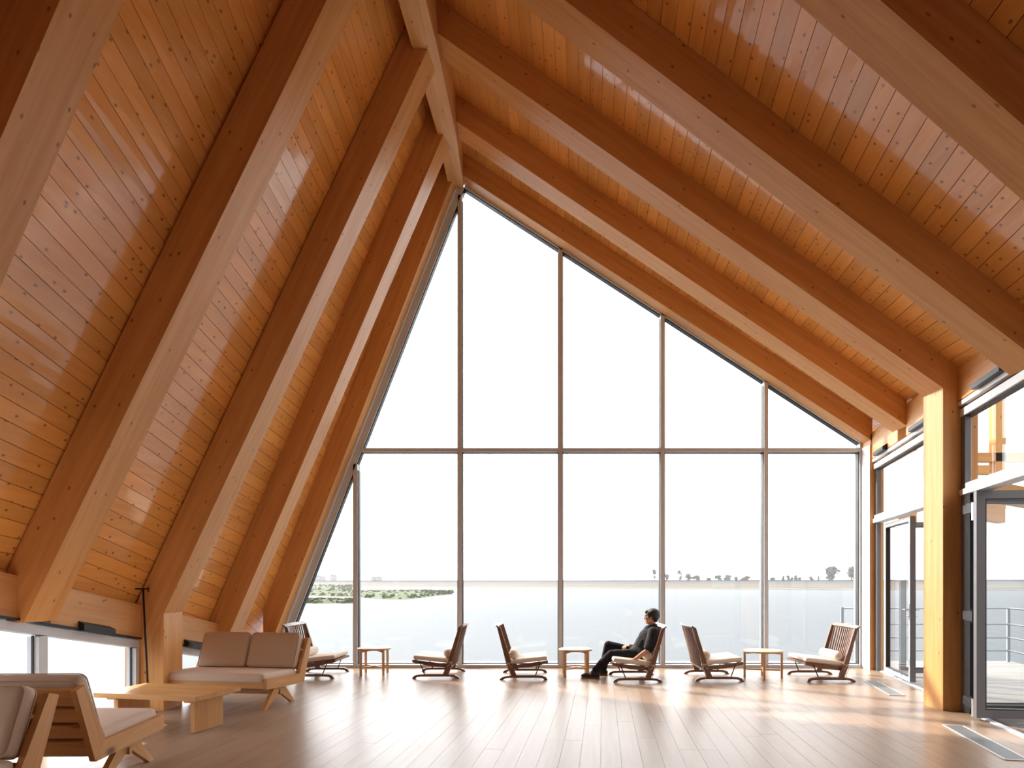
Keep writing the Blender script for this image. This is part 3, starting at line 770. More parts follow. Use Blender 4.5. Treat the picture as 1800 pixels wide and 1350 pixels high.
ribbon([(14.6, 1.6), (14.6, 2.15), (15.0, 2.15), (15.0, 1.6)], 'crest_wall', M['crest'])

# islands
def island(name, top_pts, bot_pts, zt, mat, label, tufts=0):   # photo-pixel outlines of far and near edges on the water plane
    W = lambda x, y: Vector(((x - CX) * (2.6 * F / (y - HY)) / F, 2.6 * F / (y - HY), -1.2))
    far = [W(*p) for p in top_pts]; near = [W(*p) for p in bot_pts]
    n = len(far); vs = []; fs = []; K = 6
    for i in range(n):
        for k in range(K + 1):
            s = k / K; p = near[i].lerp(far[i], s)
            e = math.sin(math.pi * s) ** .5 if 0 < s < 1 else 0
            edge = min(1, i / 1.5, (n - 1 - i) / 1.5)
            p.z = -1.25 + (zt * e * (.9 + .15 * noise.noise(p * .15)) + .05) * edge; vs.append(p)
    for i in range(n - 1):
        for k in range(K): fs.append((i * (K + 1) + k, (i + 1) * (K + 1) + k, (i + 1) * (K + 1) + k + 1, i * (K + 1) + k + 1))
    mb = MB().add(vs, fs)
    o = mb.build(name, mat, None, smooth=True); tag(o, label, 'island')
    if tufts:
        tb = MB()
        for _ in range(tufts):
            i = R.randrange(n - 1); s = R.uniform(.02, .95); fr = R.random()
            p = near[i].lerp(far[i], s).lerp(near[i + 1].lerp(far[i + 1], s), fr); p.z = -1.2 + zt * .5 * math.sin(math.pi * s)
            hgt = R.uniform(.25, .7) * zt; wd = R.uniform(.2, .6)
            tb.add([p + Vector((-wd, 0, 0)), p + Vector((wd, 0, 0)), p + Vector((wd * .5 + R.uniform(-.2, .2), 0, hgt)), p + Vector((-wd * .4, R.uniform(-.2, .2), hgt * .9))], [(0, 1, 2, 3)])
        t = tb.build('grass_tufts', mat, o); t['kind'] = 'stuff'
xsI = [470, 500, 530, 560, 590, 615, 640, 665, 690, 715, 740, 765, 795]
topI = [1039.5, 1039.5, 1039.5, 1039.5, 1039.7, 1040, 1040.5, 1040.5, 1040.5, 1040, 1039.6, 1040.5, 1043.6]
botI = [1044, 1046, 1047, 1048, 1049, 1050, 1051, 1053, 1054, 1054, 1051, 1048, 1044.5]
island('grass_island', list(zip(xsI, topI)), list(zip(xsI, botI)), .8, M['grass'], 'long flat green marsh island in the lake, the largest one', 900)
xs2 = [470, 500, 530, 560, 580, 600, 618]
island('reed_bank', [(x, 1034) for x in xs2], [(x, 1038.2) for x in xs2], 1.6, M['reed'], 'darker reed bank behind the green marsh island', 300)
xs3 = [528, 545, 560, 575, 590, 605, 622]
island('grass_islet', list(zip(xs3, [1058.5, 1056.5, 1055.5, 1056, 1057.2, 1056.5, 1057.5])), list(zip(xs3, [1060, 1060.5, 1061.5, 1061.3, 1060.2, 1061, 1060])), .5, M['grass'], 'small low grassy islet in front of the marsh island', 260)

# trees on the dike
def dike_y(px):     # depth of the dike crest for a photo column
    best = 300
    for (x0, y0), (x1, y1) in zip(shore[:-1], shore[1:]):
        a0 = CX + F * x0 / y0; a1 = CX + F * x1 / y1
        if a0 <= px <= a1: best = y0 + (y1 - y0) * (px - a0) / (a1 - a0)
    return best + 16
def tree(px, wpx, toppx, kind, label):
    d = dike_y(px); X = (px - CX) * d / F; Hh = (HY - toppx) * d / F + H - 1.6; Wd = wpx * d / F
    root = empty('bank_tree', (X, d, 1.6)); tag(root, label, 'tree', 'trees on the far dike')
    rr = random.Random(int(px))
    mb = MB().tube([(0, 0, 0), (rr.uniform(-.1, .1), 0, Hh * .4), (rr.uniform(-.2, .2), 0, Hh * .8)], [Wd * .04 + .04, Wd * .03 + .03, .02], 6)
    for k in range(5):
        z0 = Hh * rr.uniform(.25, .6); a = rr.uniform(0, 6.28)
        mb.tube([(0, 0, z0), (math.cos(a) * Wd * .3, math.sin(a) * Wd * .3, z0 + Hh * .25)], [.04 + Wd * .01, .015], 5)
    mb.build('trunk', M['bark'], root, grain=(0, 0, 1))
    lb = MB(); blobs = []
    nb = 9 if kind == 'round' else 6
    for k in range(nb):
        z = Hh * rr.uniform(.22, .85); wf = (1 - abs(z / Hh - .55) * 1.3)
        blobs.append((Vector((rr.uniform(-.32, .32) * Wd * wf, rr.uniform(-.3, .3) * Wd * wf, z)), Wd * rr.uniform(.20, .30), Hh * rr.uniform(.14, .2)))
    for k in range(1000 if kind == 'round' else 480):
        c, rw, rh = rr.choice(blobs)
        v = Vector((rr.gauss(0, 1), rr.gauss(0, 1), rr.gauss(0, 1))).normalized() * rr.uniform(.5, 1.05)
        p = c + Vector((v.x * rw, v.y * rw, v.z * rh)); s = max(.2, Wd * .06) * rr.uniform(.6, 1.3)
        a = Vector((rr.uniform(-1, 1), rr.uniform(-1, 1), rr.uniform(-1, 1))).normalized(); b = a.cross(Vector((rr.uniform(-1, 1), rr.uniform(-1, 1), rr.uniform(-1, 1)))).normalized()
        lb.add([p - a * s, p + b * s * .7, p + a * s, p - b * s * .7], [(0, 1, 2, 3)])
    o = lb.build('foliage', M['leaf'], root); o['kind'] = 'stuff'
tr = [(1150, 12, 999, 'slim hazy tree just left of the middle right mullion'), (1171, 10, 1004, 'slim hazy tree just right of the middle right mullion'),
      (1195, 11, 1002, 'small upright tree leaning over the dike'), (1212, 15, 1008, 'bushy low tree, left of a touching pair on the dike'), (1225, 17, 1011, 'wide low bush, right of a touching pair on the dike'),
      (1245, 12, 1016, 'very low shrub on the dike'), (1263, 15, 1010, 'thin tree below the middle street lamp, left one'), (1278, 15, 1009, 'thin tree below the middle street lamp, right one'),
      (1293, 10, 1013, 'sparse small tree right of the middle street lamp'), (1309, 17, 1011, 'low rounded bush left of the fifth mullion'),
      (1360, 15, 1015, 'low rounded bush right of the fifth mullion'), (1376, 6, 1012, 'first of five narrow poplars in a row'), (1385, 7, 1011, 'second of five narrow poplars in a row'),
      (1391.5, 6, 1013, 'third of five narrow poplars in a row'), (1399, 8, 1011, 'fourth of five narrow poplars in a row'), (1406, 6, 1013, 'fifth of five narrow poplars in a row'),
      (1427, 8, 1010, 'narrow tree left of the largest round tree'), (1439, 4, 1013, 'thin sapling beside the largest round tree'),
      (1461, 28, 994, 'largest round tree on the far dike'), (1497, 25, 996, 'second largest round tree, beside the right window edge')]
for px, wp, tp, lb_ in tr: tree(px, wp, tp, 'round' if wp > 14 else 'slim', lb_)
# street lamps along the dike
for px, py, lb_ in ((609, 1004.5, 'street lamp far left above the marsh island'), (662, 1005, 'street lamp right of the first mullion'), (719, 1004, 'street lamp above the island tip'), (838, 1004, 'street lamp right of the second mullion'),
                  (1114, 1003, 'street lamp left of the slim trees'), (1275, 1003, 'street lamp above the thin tree pair'), (1363, 1003, 'street lamp above the poplars'), (1763, 1001, 'street lamp seen through the near folding door')):
    d = dike_y(px); X = (px - CX) * d / F; Z = H + (HY - py) * d / F
    r_ = empty('street_lamp', (X, d, 1.7)); tag(r_, lb_, 'street lamp', 'street lamps on the far dike')
    MB().tube([(0, 0, 0), (0, 0, Z - 1.7)], [.09, .05], 6).build('pole', M['lamp_grey'], r_, grain=(0, 0, 1))
    MB().box((-.55, -.12, Z - 1.72), (.55, .12, Z - 1.6)).build('lamp_head', M['steel'], r_)
# distant buildings
for px, wp, tp, nm in ((557, 18, 1013, 'long low hazy building on the left horizon'), (583, 5, 1011, 'narrow hazy tower on the left horizon'), (655, 5, 1015, 'small hazy block right of the first mullion, left of a pair'), (664, 5, 1014.5, 'small hazy block right of the first mullion, right of a pair')):
    d = 430.0; X = (px - CX) * d / F; Wd = wp * d / F; Z = H + (HY - tp) * d / F
    r_ = empty('far_building', (X, d, 0)); tag(r_, nm, 'building')
    MB().box((-Wd / 2, 0, 0), (Wd / 2, 8, Z)).build('wall', M['concrete'], r_)
    MB().prism([(-Wd / 2 - .2, -.2, Z), (Wd / 2 + .2, -.2, Z), (0, -.2, Z + .6)], (0, 8.4, 0)).build('roof', M['bank'], r_)
    wb = MB()
    for i in range(max(1, int(Wd / 1.8))):
        wb.box((-Wd / 2 + .6 + i * 1.8, -.06, Z - 1.6), (-Wd / 2 + 1.5 + i * 1.8, 0.0, Z - .5))
    wb.build('windows', M['lamp_grey'], r_)

# ================================================================== LOUNGE CHAIRS (facing local +x)
def make_chair():
    root = empty('lounge_chair')
    run = [(-.345, 0), (-.325, .028), (-.27, .052), (-.16, .066), (.16, .066), (.265, .060), (.32, .040), (.345, 0), (.298, 0), (.272, .024), (.20, .030), (-.19, .030), (-.255, .024), (-.298, 0)]
    for s in (-1, 1):
        y = s * .375
        o = MB().prism([(x, y - .019, z) for x, z in run], (0, .038, 0)).build('runner', M['walnut'], root)
        post = [(-.10, .060), (-.18, .060), (-.232, .21), (-.372, .745), (-.332, .757), (-.172, .24), (-.150, .20)]
        MB().prism([(x, y - .018, z) for x, z in post], (0, .036, 0)).build('back_post', M['walnut'], root, grain=(-.3, 0, 1))
        yy = s * .335
        sr_ = [(-.225, .150), (-.225, .195), (.345, .268), (.352, .232), (.10, .178)]
        MB().prism([(x, yy - .014, z) for x, z in sr_], (0, .028, 0)).build('seat_rail', M['walnut'], root)
        MB().tube([(.238, s * .352, .235), (.168, s * .362, .055)], .008).build('strut', M['steel'], root, smooth=True)
    MB().bar((.338, -.335, .252), (.338, .335, .252), .026, .034).build('front_bar', M['walnut'], root, grain=(0, 1, 0))
    MB().bar((-.21, -.36, .175), (-.21, .36, .175), .03, .045).build('rear_bar', M['walnut'], root, grain=(0, 1, 0))
    # curved crest rail
    mb = MB(); K = 10; prev = None; ring = []
    for k in range(K + 1):
        s = -1 + 2 * k / K; y = s * .412; bow = -.045 * (1 - s * s)
        x = -.362 + bow; z = .752
        a = Vector((x - .028, y, z + .008)); 
        ring.append([Vector((x - .034, y, z + .016)), Vector((x + .022, y, z - .022)), Vector((x + .030, y, z - .004)), Vector((x - .026, y, z + .034))])
    vs = [v for r_ in ring for v in r_]; fs = [(0, 1, 2, 3), tuple(4 * K + k for k in (3, 2, 1, 0))]
    for i in range(K):
        for k in range(4): fs.append((4 * i + k, 4 * i + (k + 1) % 4, 4 * (i + 1) + (k + 1) % 4, 4 * (i + 1) + k))
    me = MB().add(vs, fs).mesh('crest_rail'); fixn(me); finish('crest_rail', me, M['walnut'], root, grain=(0, 1, 0))
    for k in range(12):
        s = -1 + 2 * (k + .5) / 12; y = s * .345; bow = -.045 * (1 - s * s)
        MB().bar((-.235 + bow * .35, y, .19), (-.352 + bow, y, .742), .022, .016, up=(1, 0, .3)).build('slat', M['walnut'], root, grain=(-.25, 0, 1))
    rot = Matrix.Rotation(-math.radians(6.5), 3, 'Y')
    autosmooth(MB().soft(.275, .345, .030, .024, c=(.065, 0, .276), puff=.008, rot=rot).build('seat_cushion', M['seat'], root, smooth=True), 60)
    # bolster pillow across the back
    pts = []; rr = []
    for k in range(15):
        s = -1 + 2 * k / 14; pts.append((-.155, s * .30, .352)); rr.append(.066 * (1 - abs(s) ** 14) ** .5 if abs(s) < 1 else .030)
    b = MB().tube(pts, rr, 20).build('bolster', M['seat'], root, grain=(0, 1, 0), smooth=True)
    for s in (-1, 1):
        MB().tube([(-.14, s * .33, .27), (-.20, s * .36, .262), (-.245, s * .395, .25), (-.20, s * .40, .235), (-.16, s * .38, .26)], .0045, 6).build('tie_cord', M['cord'], root, smooth=True)
        MB().tube([(-.225, s * .40, .245), (-.235, s * .405, .18), (-.20, s * .408, .10), (-.205, s * .41, .03)], .0035, 6).tube([(-.225, s * .40, .245), (-.19, s * .41, .20), (-.165, s * .41, .175)], .0035, 6).build('tie_tail', M['cord'], root, smooth=True)
    return root
chair_specs = [((-3.42, 9.86), 0.5, 'dark slatted lounge chair half hidden behind the far sofa, facing right'),
               ((-1.60, 9.86), 180.5, 'dark slatted lounge chair by the second mullion, facing left towards the leftmost round table'),
               ((-.325, 9.74), 0.3, 'dark slatted lounge chair left of the middle round table, facing right, empty'),
               ((1.28, 9.5), 179.8, 'dark slatted lounge chair on which the man in dark clothes sits'),
               ((2.44, 9.6), 0.0, 'dark slatted lounge chair behind the seated man, facing right to the rightmost round table'),
               ((3.99, 9.54), 180.0, 'dark slatted lounge chair nearest the right wall, facing left with bright cream cushion')]
proto = make_chair()
for i, ((x, y), rz, lb_) in enumerate(chair_specs):
    o = proto if i == 0 else copy_tree(proto)
    o.location = (x, y, 0); o.rotation_euler.z = math.radians(rz)
    tag(o, lb_, 'chair', 'slatted lounge chairs along the glass')

# ================================================================== ROUND TABLES
def make_table():
    root = empty('round_table'); Hh = .405; r = .262
    autosmooth(MB().disc((0, 0), r, Hh - .026, Hh, 48, .006).build('tabletop', M['ash'], root), 50)
    for k in range(4):
        a = math.pi / 4 + k * math.pi / 2; c = Vector((math.cos(a), math.sin(a), 0)); t = Vector((-c.y, c.x, 0)); p = c * .246
        MB().prism([p - c * .015 - t * .014, p + c * .015 - t * .014, p + c * .015 + t * .014, p - c * .015 + t * .014], (0, 0, Hh - .012)).build('leg', M['ash'], root, grain=(0, 0, 1))
    for j, z in ((0, .118), (1, .122)):
        a = math.pi / 4 + j * math.pi / 2; c = Vector((math.cos(a), math.sin(a), 0))
        MB().bar(c * -.226 + Vector((0, 0, z)), c * .226 + Vector((0, 0, z)), .022, .024).build('stretcher', M['ash'], root, grain=c)
        # arched apron under the top
        n_ = Vector((-c.y, c.x, 0)); pts = [c * -.226 + Vector((0, 0, Hh - .028)), c * .226 + Vector((0, 0, Hh - .028)), c * .226 + Vector((0, 0, Hh - .060))]
        for q in range(1, 8):
            s = 1 - q / 4; pts.append(c * (.226 * s) + Vector((0, 0, Hh - .044 - .016 * s * s)))
        pts.append(c * -.226 + Vector((0, 0, Hh - .060)))
        MB().prism([p - n_ * .010 for p in pts], n_ * .020).build('apron', M['ash'], root, grain=c)
    return root
tp = make_table()
for i, ((x, y), rz, sc, lb_) in enumerate([((-2.607, 9.93), 3, .95, 'small round pale wood table left, beside the first window mullion'),
                                       ((.44, 9.78), 2, .96, 'small round pale wood table in front of the seated man'),
                                       ((3.17, 9.56), 30, 1.05, 'small round pale wood table between the two rightmost chairs')]):
    o = tp if i == 0 else copy_tree(tp)
    o.location = (x, y, 0); o.rotation_euler.z = math.radians(rz); o.scale = (sc, sc, 1.0)
    tag(o, lb_, 'table', 'round side tables')

# ================================================================== SOFAS (front towards local -y)
def make_sofa():
    root = empty('loveseat'); hw = .675
    for s in (-1, 1):
        x = s * (hw - .02) - .02
        MB().prism([(x, -.42, .238), (x, -.42, .352), (x, .30, .318), (x, .385, .195)], (.04, 0, 0)).build('side_plank', M['sofa'], root, grain=(0, 1, -.05))
        xi = x
        MB().prism([(xi, .28, .322), (xi, .39, .200), (xi, .575, .700), (xi, .492, .725)], (.04, 0, 0)).build('back_post', M['sofa'], root, grain=(0, .35, 1))
        xl = s * (hw - .075) - .0175
        MB().prism([(xl, -.01, .268), (xl, -.13, .268), (xl, -.385, 0), (xl, -.325, 0), (xl, -.095, .155)], (.04, 0, 0)).build('leg', M['sofa'], root, grain=(0, 1, 1))
        MB().prism([(xl, -.13, .2675), (xl, -.01, .2675), (xl, .265, 0.0), (xl, .20, 0.0), (xl, -.080, .168)], (.04, 0, 0)).build('leg', M['sofa'], root, grain=(0, 1, -1))
    MB().box((-hw + .04, -.415, .245), (hw - .04, -.385, .315)).build('front_rail', M['sofa'], root)
    MB().box((-hw + .04, .30, .215), (hw - .04, .33, .30)).build('rear_rail', M['sofa'], root)
    MB().bar((-hw + .04, -.06, .155), (hw - .04, -.06, .155), .03, .05).build('stretcher', M['sofa'], root)
    MB().prism([(-hw + .04, -.38, .285), (-hw + .04, .30, .250), (-hw + .04, .30, .262), (-hw + .04, -.38, .298)], (2 * hw - .08, 0, 0)).build('seat_board', M['sofa'], root)
    for t in (.10, .36, .62, .90):
        c = Vector((0, .345 + .19 * t, .24 + .455 * t)); u_ = Vector((0, .37, .93)).normalized(); h_ = .048 if t < .9 else .06
        n_ = Vector((0, .93, -.37))
        q = [c - u_ * h_ - n_ * .011, c + u_ * h_ - n_ * .011, c + u_ * h_ + n_ * .011, c - u_ * h_ + n_ * .011]
        MB().prism([v + Vector((-hw + .04, 0, 0)) for v in q], (2 * hw - .08, 0, 0)).build('back_rail', M['sofa'], root)
    rot = Matrix.Rotation(math.radians(-2.8), 3, 'X')
    o = autosmooth(MB().soft(hw - .045, .36, .055, .038, c=(0, -.055, .335), puff=.014, rot=rot).build('seat_cushion', M['sofa_seat'], root, smooth=True), 60)
    rot2 = Matrix.Rotation(math.radians(69), 3, 'X')
    for s in (-1, 1):
        c = Vector((s * .313, .365, .575))
        o = autosmooth(MB().soft(.306, .212, .058, .042, c=c, puff=.012, rot=rot2).build('back_cushion', M['sofa_back'], root, smooth=True), 60)
        for zz in (.046, -.046):
            loop = []
            for (sx, sy, a0) in ((1, 1, 0), (-1, 1, 90), (-1, -1, 180), (1, -1, 270)):
                for j in range(5):
                    a = math.radians(a0 + j * 22.5)
                    loop.append(rot2 @ Vector((sx * (.306 - .048) + .044 * math.cos(a), sy * (.212 - .048) + .044 * math.sin(a), zz)) + c)
            MB().tube(loop, .0045, 6, closed=True).build('piping', M['piping'], o, smooth=True)
    return root
sp_ = make_sofa()
for i, ((x, y), rz, lb_) in enumerate([((-3.625, 7.555), -7.6, 'far two seat wooden sofa with taupe back cushions, facing the viewer behind the coffee table'),
                                   ((-3.70, 4.76), 181.0, 'near wooden sofa with V legs seen from its back, facing the coffee table'),
                                   ((-3.70, 3.49), 0.0, 'nearest sofa cut by the left bottom corner, back to back with another')]):
    o = sp_ if i == 0 else copy_tree(sp_)
    o.location = (x, y, 0); o.rotation_euler.z = math.radians(rz)
    tag(o, lb_, 'sofa', 'wooden sofas')

# ================================================================== COFFEE TABLE
ct = empty('coffee_table', (-3.64, 6.32, 0), math.radians(-12)); tag(ct, 'low rectangular solid wood coffee table between the facing sofas', 'table')
MB().box((-.55, -.31, .318), (.55, .31, .362)).build('tabletop', M['table'], ct)
for s in (-1, 1):
    MB().box((s * .42 - .022, -.19, .004), (s * .42 + .022, .19, .292)).build('leg_panel', M['table'], ct, grain=(0, 0, 1))
    MB().box((s * .42 - .05, -.24, .290), (s * .42 + .05, .24, .318)).build('batten', M['table'], ct, grain=(0, 1, 0))
    for t in (-.16, .16): MB().tube([(s * .42, t, 0), (s * .42, t, .006)], .018, 10).build('foot', M['steel'], ct)

# ================================================================== BLACK ROD AND CABLES
p0 = P(262, 1232, 6.98); p0.z = 0.0; p1 = P(251.5, 1035, 7.02)
rod = empty('black_stand', (p0.x, p0.y, 0)); tag(rod, 'thin black metal stand with a flat top beside the short timber column', 'stand')
d_ = p1 - p0
MB().tube([(0, 0, .01), d_], .010, 8).build('pole', M['steel'], rod, grain=(0, 0, 1), smooth=True)
MB().disc((0, 0), .07, 0, .012, 24, .003).build('base', M['steel'], rod)
MB().bar(d_ + Vector((-.07, 0, .0)), d_ + Vector((.06, 0, 0)), .05, .016).build('top_plate', M['steel'], rod)
MB().tube([d_ + Vector((.05, 0, 0)), d_ + Vector((.06, 0, -.035))], .006).build('hook', M['steel'], rod)
def cable(pts, label):
    q = []
    for i in range(len(pts) - 1):
        for k in range(6):
            a, b, c, e = Vector(pts[max(i - 1, 0)]), Vector(pts[i]), Vector(pts[i + 1]), Vector(pts[min(i + 2, len(pts) - 1)]); t = k / 6
            q.append(.5 * ((2 * b) + (c - a) * t + (2 * a - 5 * b + 4 * c - e) * t * t + (3 * b - a - 3 * c + e) * t ** 3))
    q.append(Vector(pts[-1]))
    tag(MB().tube(q, .006, 6).build('cable', M['steel'], None, smooth=True), label, 'cable')
g = lambda x, y, z=.008: Vector(((x - CX) * (1610 / (y - HY)) / F, 1610 / (y - HY), z))
cable([g(262, 1237), g(270, 1240), g(278, 1234), g(286, 1243), g(296, 1240), g(305, 1236), g(318, 1238)], 'black cable lying on the floor under the far sofa')
cable([g(270, 1242), g(280, 1243), g(290, 1237, .02), g(285, 1233), g(275, 1238), g(283, 1246)], 'tangled black cable coil at the foot of the short column')

# ================================================================== THE SEATED MAN
def remesh(mb, vox, name, mat, parent, smooth=2, fac=.5, disp=0.0):
    me = mb.mesh(name + '_src'); fixn(me)
    ob = bpy.data.objects.new(name + '_tmp', me); COL.objects.link(ob)
    md = ob.modifiers.new('r', 'REMESH'); md.mode = 'VOXEL'; md.voxel_size = vox; md.use_smooth_shade = True
    ms = ob.modifiers.new('s', 'SMOOTH'); ms.iterations = smooth; ms.factor = fac
    dg = bpy.context.evaluated_depsgraph_get(); me2 = bpy.data.meshes.new_from_object(ob.evaluated_get(dg))
    bpy.data.objects.remove(ob); bpy.data.meshes.remove(me)
    if disp:
        for v in me2.vertices:
            nz = noise.noise(Vector(v.co) * 9.0) + .5 * noise.noise(Vector(v.co) * 22.0)
            v.co += v.normal * nz * disp
    me2.materials.clear()
    o = finish(name, me2, mat, parent, smooth=True)
    return o
def limb(mb, pts, radii, n=14):
    P_ = []; R_ = []
    for i in range(len(pts) - 1):
        for k in range(5):
            t = k / 5; P_.append(Vector(pts[i]).lerp(Vector(pts[i + 1]), t)); R_.append(radii[i] + (radii[i + 1] - radii[i]) * t)
    P_.append(Vector(pts[-1])); R_.append(radii[-1])
    mb.tube(P_, R_, n)
    for p, r in zip(pts, radii): ball(mb, p, (r, r, r))
def ball(mb, c, r, rot=None, n=12):
    vs = []; fs = []; m = n * 2
    for i in range(1, n):
        th = math.pi * i / n
        for k in range(m):
            ph = 2 * math.pi * k / m; v = Vector((math.sin(th) * math.cos(ph) * r[0], math.sin(th) * math.sin(ph) * r[1], math.cos(th) * r[2]))
            if rot is not None: v = rot @ v
            vs.append(v + Vector(c))
    v = Vector((0, 0, r[2])); v2 = Vector((0, 0, -r[2]))
    if rot is not None: v = rot @ v; v2 = rot @ v2
    a = len(vs); vs += [v + Vector(c), v2 + Vector(c)]
    for i in range(n - 2):
        for k in range(m): fs.append((i * m + k, (i + 1) * m + k, (i + 1) * m + (k + 1) % m, i * m + (k + 1) % m))
    for k in range(m): fs.append((a, k, (k + 1) % m)); fs.append((a + 1, (n - 2) * m + (k + 1) % m, (n - 2) * m + k))
    mb.add(vs, fs)
MO = Vector((1.28, 9.55, 0))
man = empty('person', MO); tag(man, 'man in dark shirt and black trousers reclining in a lounge chair by the glass', 'person')
def pm(u, v, d): return P(1030 + u / 9.0, 1060 + v / 9.0, d) - MO
sh_n, sh_f = pm(1055, 460, 9.36), pm(1075, 440, 9.74)
hip_n, hip_f = pm(860, 830, 9.46), pm(870, 830, 9.66)
kn_n, kn_f = pm(395, 815, 9.46), pm(355, 670, 9.76)
an_n, an_f = pm(140, 1075, 9.50), pm(270, 1055, 9.84)
el_n, el_f = pm(985, 745, 9.24), pm(830, 700, 9.88)
wr_n, wr_f = pm(770, 895, 9.20), pm(672, 672, 9.70)
pel = (hip_n + hip_f) / 2; chest = pm(985, 560, 9.55); belly = pm(900, 720, 9.55); neck = pm(1045, 370, 9.55); head = pm(1035, 215, 9.55)

def hand(mb, wrist, direction, palm_n, side, curl=.35, L_=.175):
    d0 = Vector(direction).normalized(); pn = Vector(palm_n); pn = (pn - d0 * pn.dot(d0)).normalized(); lat = d0.cross(pn) * side
    pc = Vector(wrist) + d0 * .05
    rot = Matrix((d0, lat, pn)).transposed()
    ball(mb, pc, (.052, .040, .017), rot)
    ball(mb, Vector(wrist) + d0 * .012, (.03, .027, .021), rot)
    for k, (lt, ln) in enumerate(((-.030, .075), (-.010, .085), (.010, .080), (.029, .062))):
        st = pc + d0 * .034 + lat * lt
        c1 = st + (d0 * math.cos(curl * .5) + pn * math.sin(curl * .5)) * ln * .45 + lat * lt * .15
        c2 = c1 + (d0 * math.cos(curl * 1.4) + pn * math.sin(curl * 1.4)) * ln * .32
        c3 = c2 + (d0 * math.cos(curl * 2.2) + pn * math.sin(curl * 2.2)) * ln * .25
        limb(mb, [st, c1, c2, c3], [.0098, .0088, .0082, .0070], 8)
    ts = Vector(wrist) + d0 * .025 - lat * .024
    t1 = ts + (d0 * .7 - lat * .7).normalized() * .035
    t2 = t1 + (d0 * .9 - lat * .3 + pn * .25).normalized() * .030
    limb(mb, [ts, t1, t2], [.0125, .0108, .0085], 8)

body = MB()
limb(body, [pel, belly, chest], [.125, .125, .135]); ball(body, chest, (.12, .17, .15)); ball(body, pel, (.14, .165, .12))
limb(body, [chest + Vector((0, 0, .08)), neck, head + Vector((.01, 0, -.03))], [.07, .050, .05])
limb(body, [sh_n, sh_f], [.055, .055])
for s_, e_, w_ in ((sh_n, el_n, wr_n), (sh_f, el_f, wr_f)): limb(body, [s_, s_.lerp(e_, .5), e_, e_.lerp(w_, .4), w_], [.052, .045, .037, .036, .025])
for h_, k_, a_ in ((hip_n, kn_n, an_n), (hip_f, kn_f, an_f)):
    limb(body, [h_, h_.lerp(k_, .5), k_, k_.lerp(a_, .4), a_], [.080, .068, .052, .050, .034])
    ball(body, a_ + Vector((-.05, 0, -.05)), (.09, .035, .03))
hand(body, wr_n, pm(600, 902, 9.24) - wr_n, (0.1, 0.1, -1), 1, .25)
hand(body, wr_f, pm(550, 700, 9.56) - wr_f, (-.2, -.4, -1), -1, .9)
# head: facing -x, turned a little away from the viewer
hrot = Matrix.Rotation(math.radians(-22), 3, 'Z') @ Matrix.Rotation(math.radians(4), 3, 'Y')
hp = lambda x, y, z: head + hrot @ Vector((x, y, z))
ball(body, hp(.012, 0, .025), (.093, .074, .090), hrot)             # skull
ball(body, hp(-.030, 0, -.045), (.058, .056, .068), hrot)           # face
ball(body, hp(-.052, 0, -.092), (.030, .030, .022), hrot)           # chin
limb(body, [hp(.020, -.052, -.060), hp(-.045, -.026, -.092)], [.022, .018]); limb(body, [hp(.020, .052, -.060), hp(-.045, .026, -.092)], [.022, .018])
limb(body, [hp(-.086, 0, -.002), hp(-.100, 0, -.030), hp(-.098, 0, -.040)], [.009, .012, .011])        # nose
ball(body, hp(-.085, 0, .016), (.012, .045, .010), hrot)            # brow
ball(body, hp(-.084, 0, -.062), (.009, .022, .006), hrot); ball(body, hp(-.082, 0, -.073), (.009, .020, .007), hrot)
for s in (-1, 1):
    ball(body, hp(.012, s * .074, -.020), (.016, .007, .028), hrot)
    ball(body, hp(-.066, s * .034, -.028), (.020, .020, .018), hrot)
remesh(body, .0048, 'body', M['skin'], man, 3, .5)
for s in (-1, 1):
    eb = MB(); ball(eb, hp(-.083, s * .030, -.002), (.008, .012, .005), hrot, 8); eb.build('eye', M['eye'], man, smooth=True)
hb = MB()
ball(hb, hp(.018, 0, .040), (.102, .084, .092), hrot); ball(hb, hp(.048, 0, .005), (.068, .078, .070), hrot)
limb(hb, [hp(-.062, -.045, .062), hp(-.072, 0, .072), hp(-.062, .045, .062)], [.026, .028, .026]); ball(hb, hp(.070, 0, -.045), (.028, .050, .030), hrot)
for s in (-1, 1):
    limb(hb, [hp(-.030, s * .068, .045), hp(-.020, s * .073, .005), hp(-.016, s * .073, -.018)], [.022, .014, .008])
    limb(hb, [hp(.035, s * .070, .02), hp(.045, s * .068, -.032)], [.020, .012])
remesh(hb, .006, 'hair', M['hair'], man, 2, .5, .004)
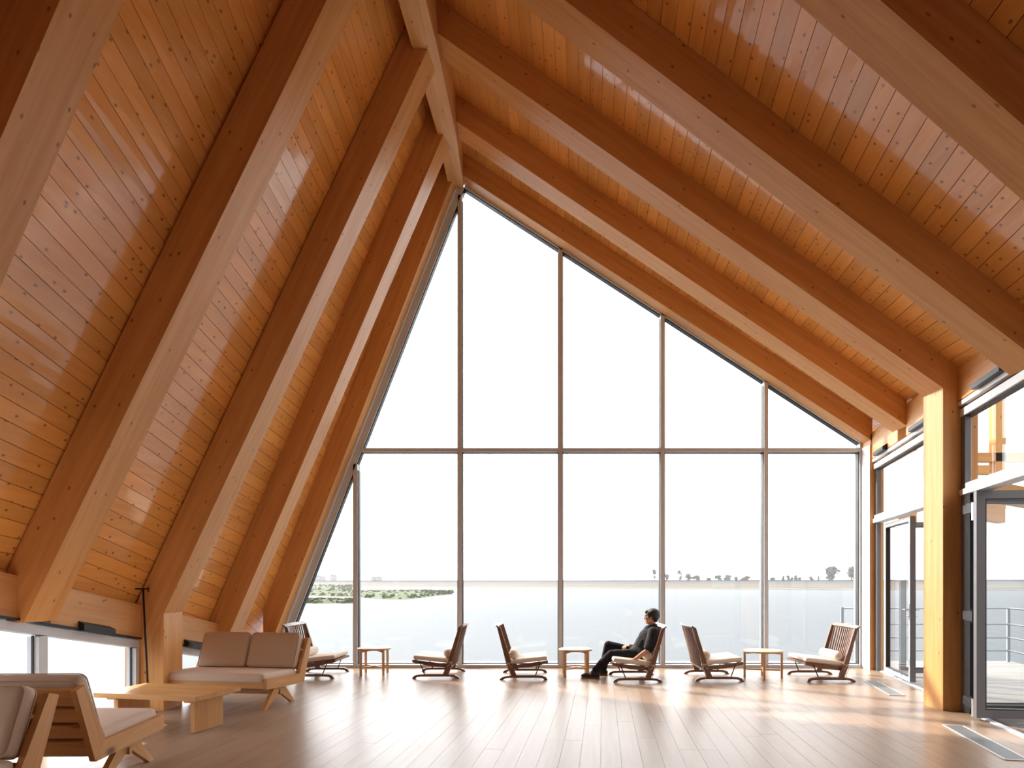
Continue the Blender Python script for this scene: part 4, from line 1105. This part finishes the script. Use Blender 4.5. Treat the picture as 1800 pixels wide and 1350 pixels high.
# shirt
sb = MB()
limb(sb, [pel + Vector((.02, 0, .05)), belly, chest], [.145, .145, .150]); ball(sb, chest, (.135, .185, .165)); ball(sb, pel + Vector((-.02, 0, .07)), (.155, .175, .085))
limb(sb, [sh_n, sh_f], [.072, .072]); limb(sb, [chest + Vector((.02, 0, .10)), neck + Vector((.012, 0, -.008))], [.10, .066])
for s_, e_ in ((sh_n, el_n), (sh_f, el_f)): limb(sb, [s_, s_.lerp(e_, .45), s_.lerp(e_, .86)], [.072, .070, .072])
remesh(sb, .008, 'shirt', M['shirt'], man, 4, .5, .007)
MB().tube([neck + Vector((.008 + .062 * math.cos(a), .060 * math.sin(a), .010 + .012 * math.cos(a))) for a in [i * math.pi / 8 for i in range(16)]], .011, 8, closed=True).build('collar', M['shirt'], man, smooth=True)
# trousers
tb = MB(); ball(tb, pel, (.155, .178, .130)); limb(tb, [hip_n, hip_f], [.11, .11])
for h_, k_, a_ in ((hip_n, kn_n, an_n), (hip_f, kn_f, an_f)):
    limb(tb, [h_, h_.lerp(k_, .5), k_, k_.lerp(a_, .45), k_.lerp(a_, .96)], [.098, .086, .068, .066, .052])
remesh(tb, .008, 'trousers', M['trousers'], man, 4, .5, .005)
for a_, dx in ((an_n, 0), (an_f, 0)):
    sb_ = MB(); fz = .055
    base_ = Vector((a_.x, a_.y, 0))
    ball(sb_, base_ + Vector((-.02, 0, .060)), (.055, .045, .050)); ball(sb_, base_ + Vector((-.11, 0, .045)), (.095, .046, .038)); ball(sb_, base_ + Vector((.02, 0, .045)), (.055, .042, .042)); limb(sb_, [base_ + Vector((0, 0, .05)), a_], [.048, .046])
    sh = remesh(sb_, .006, 'shoe', M['shoe'], man, 3)
    out = [(.075, .0), (.06, .035), (-.04, .040), (-.14, .045), (-.195, .028), (-.205, 0), (-.195, -.028), (-.14, -.045), (-.04, -.040), (.06, -.035)]
    MB().prism([base_ + Vector((x, y, .002)) for x, y in out], (0, 0, .02)).build('sole', M['sole'], sh)

# ================================================================== HAZE over the lake
def haze_mat():
    m = bpy.data.materials.new('haze'); m.use_nodes = True; nt = m.node_tree; nt.nodes.clear()
    o = nt.nodes.new('ShaderNodeOutputMaterial'); v = nt.nodes.new('ShaderNodeVolumeScatter')
    v.inputs['Color'].default_value = (0.97, 0.985, 1, 1); v.inputs['Density'].default_value = 0.0006; v.inputs['Anisotropy'].default_value = 0.3
    nt.links.new(v.outputs[0], o.inputs['Volume']); return m
hz = MB().box((-650, 40, -1.15), (650, 520, 35)).build('lake_haze', haze_mat(), None)
tag(hz, 'thin pale haze hanging over the lake and its far shore', 'haze', kind='stuff')
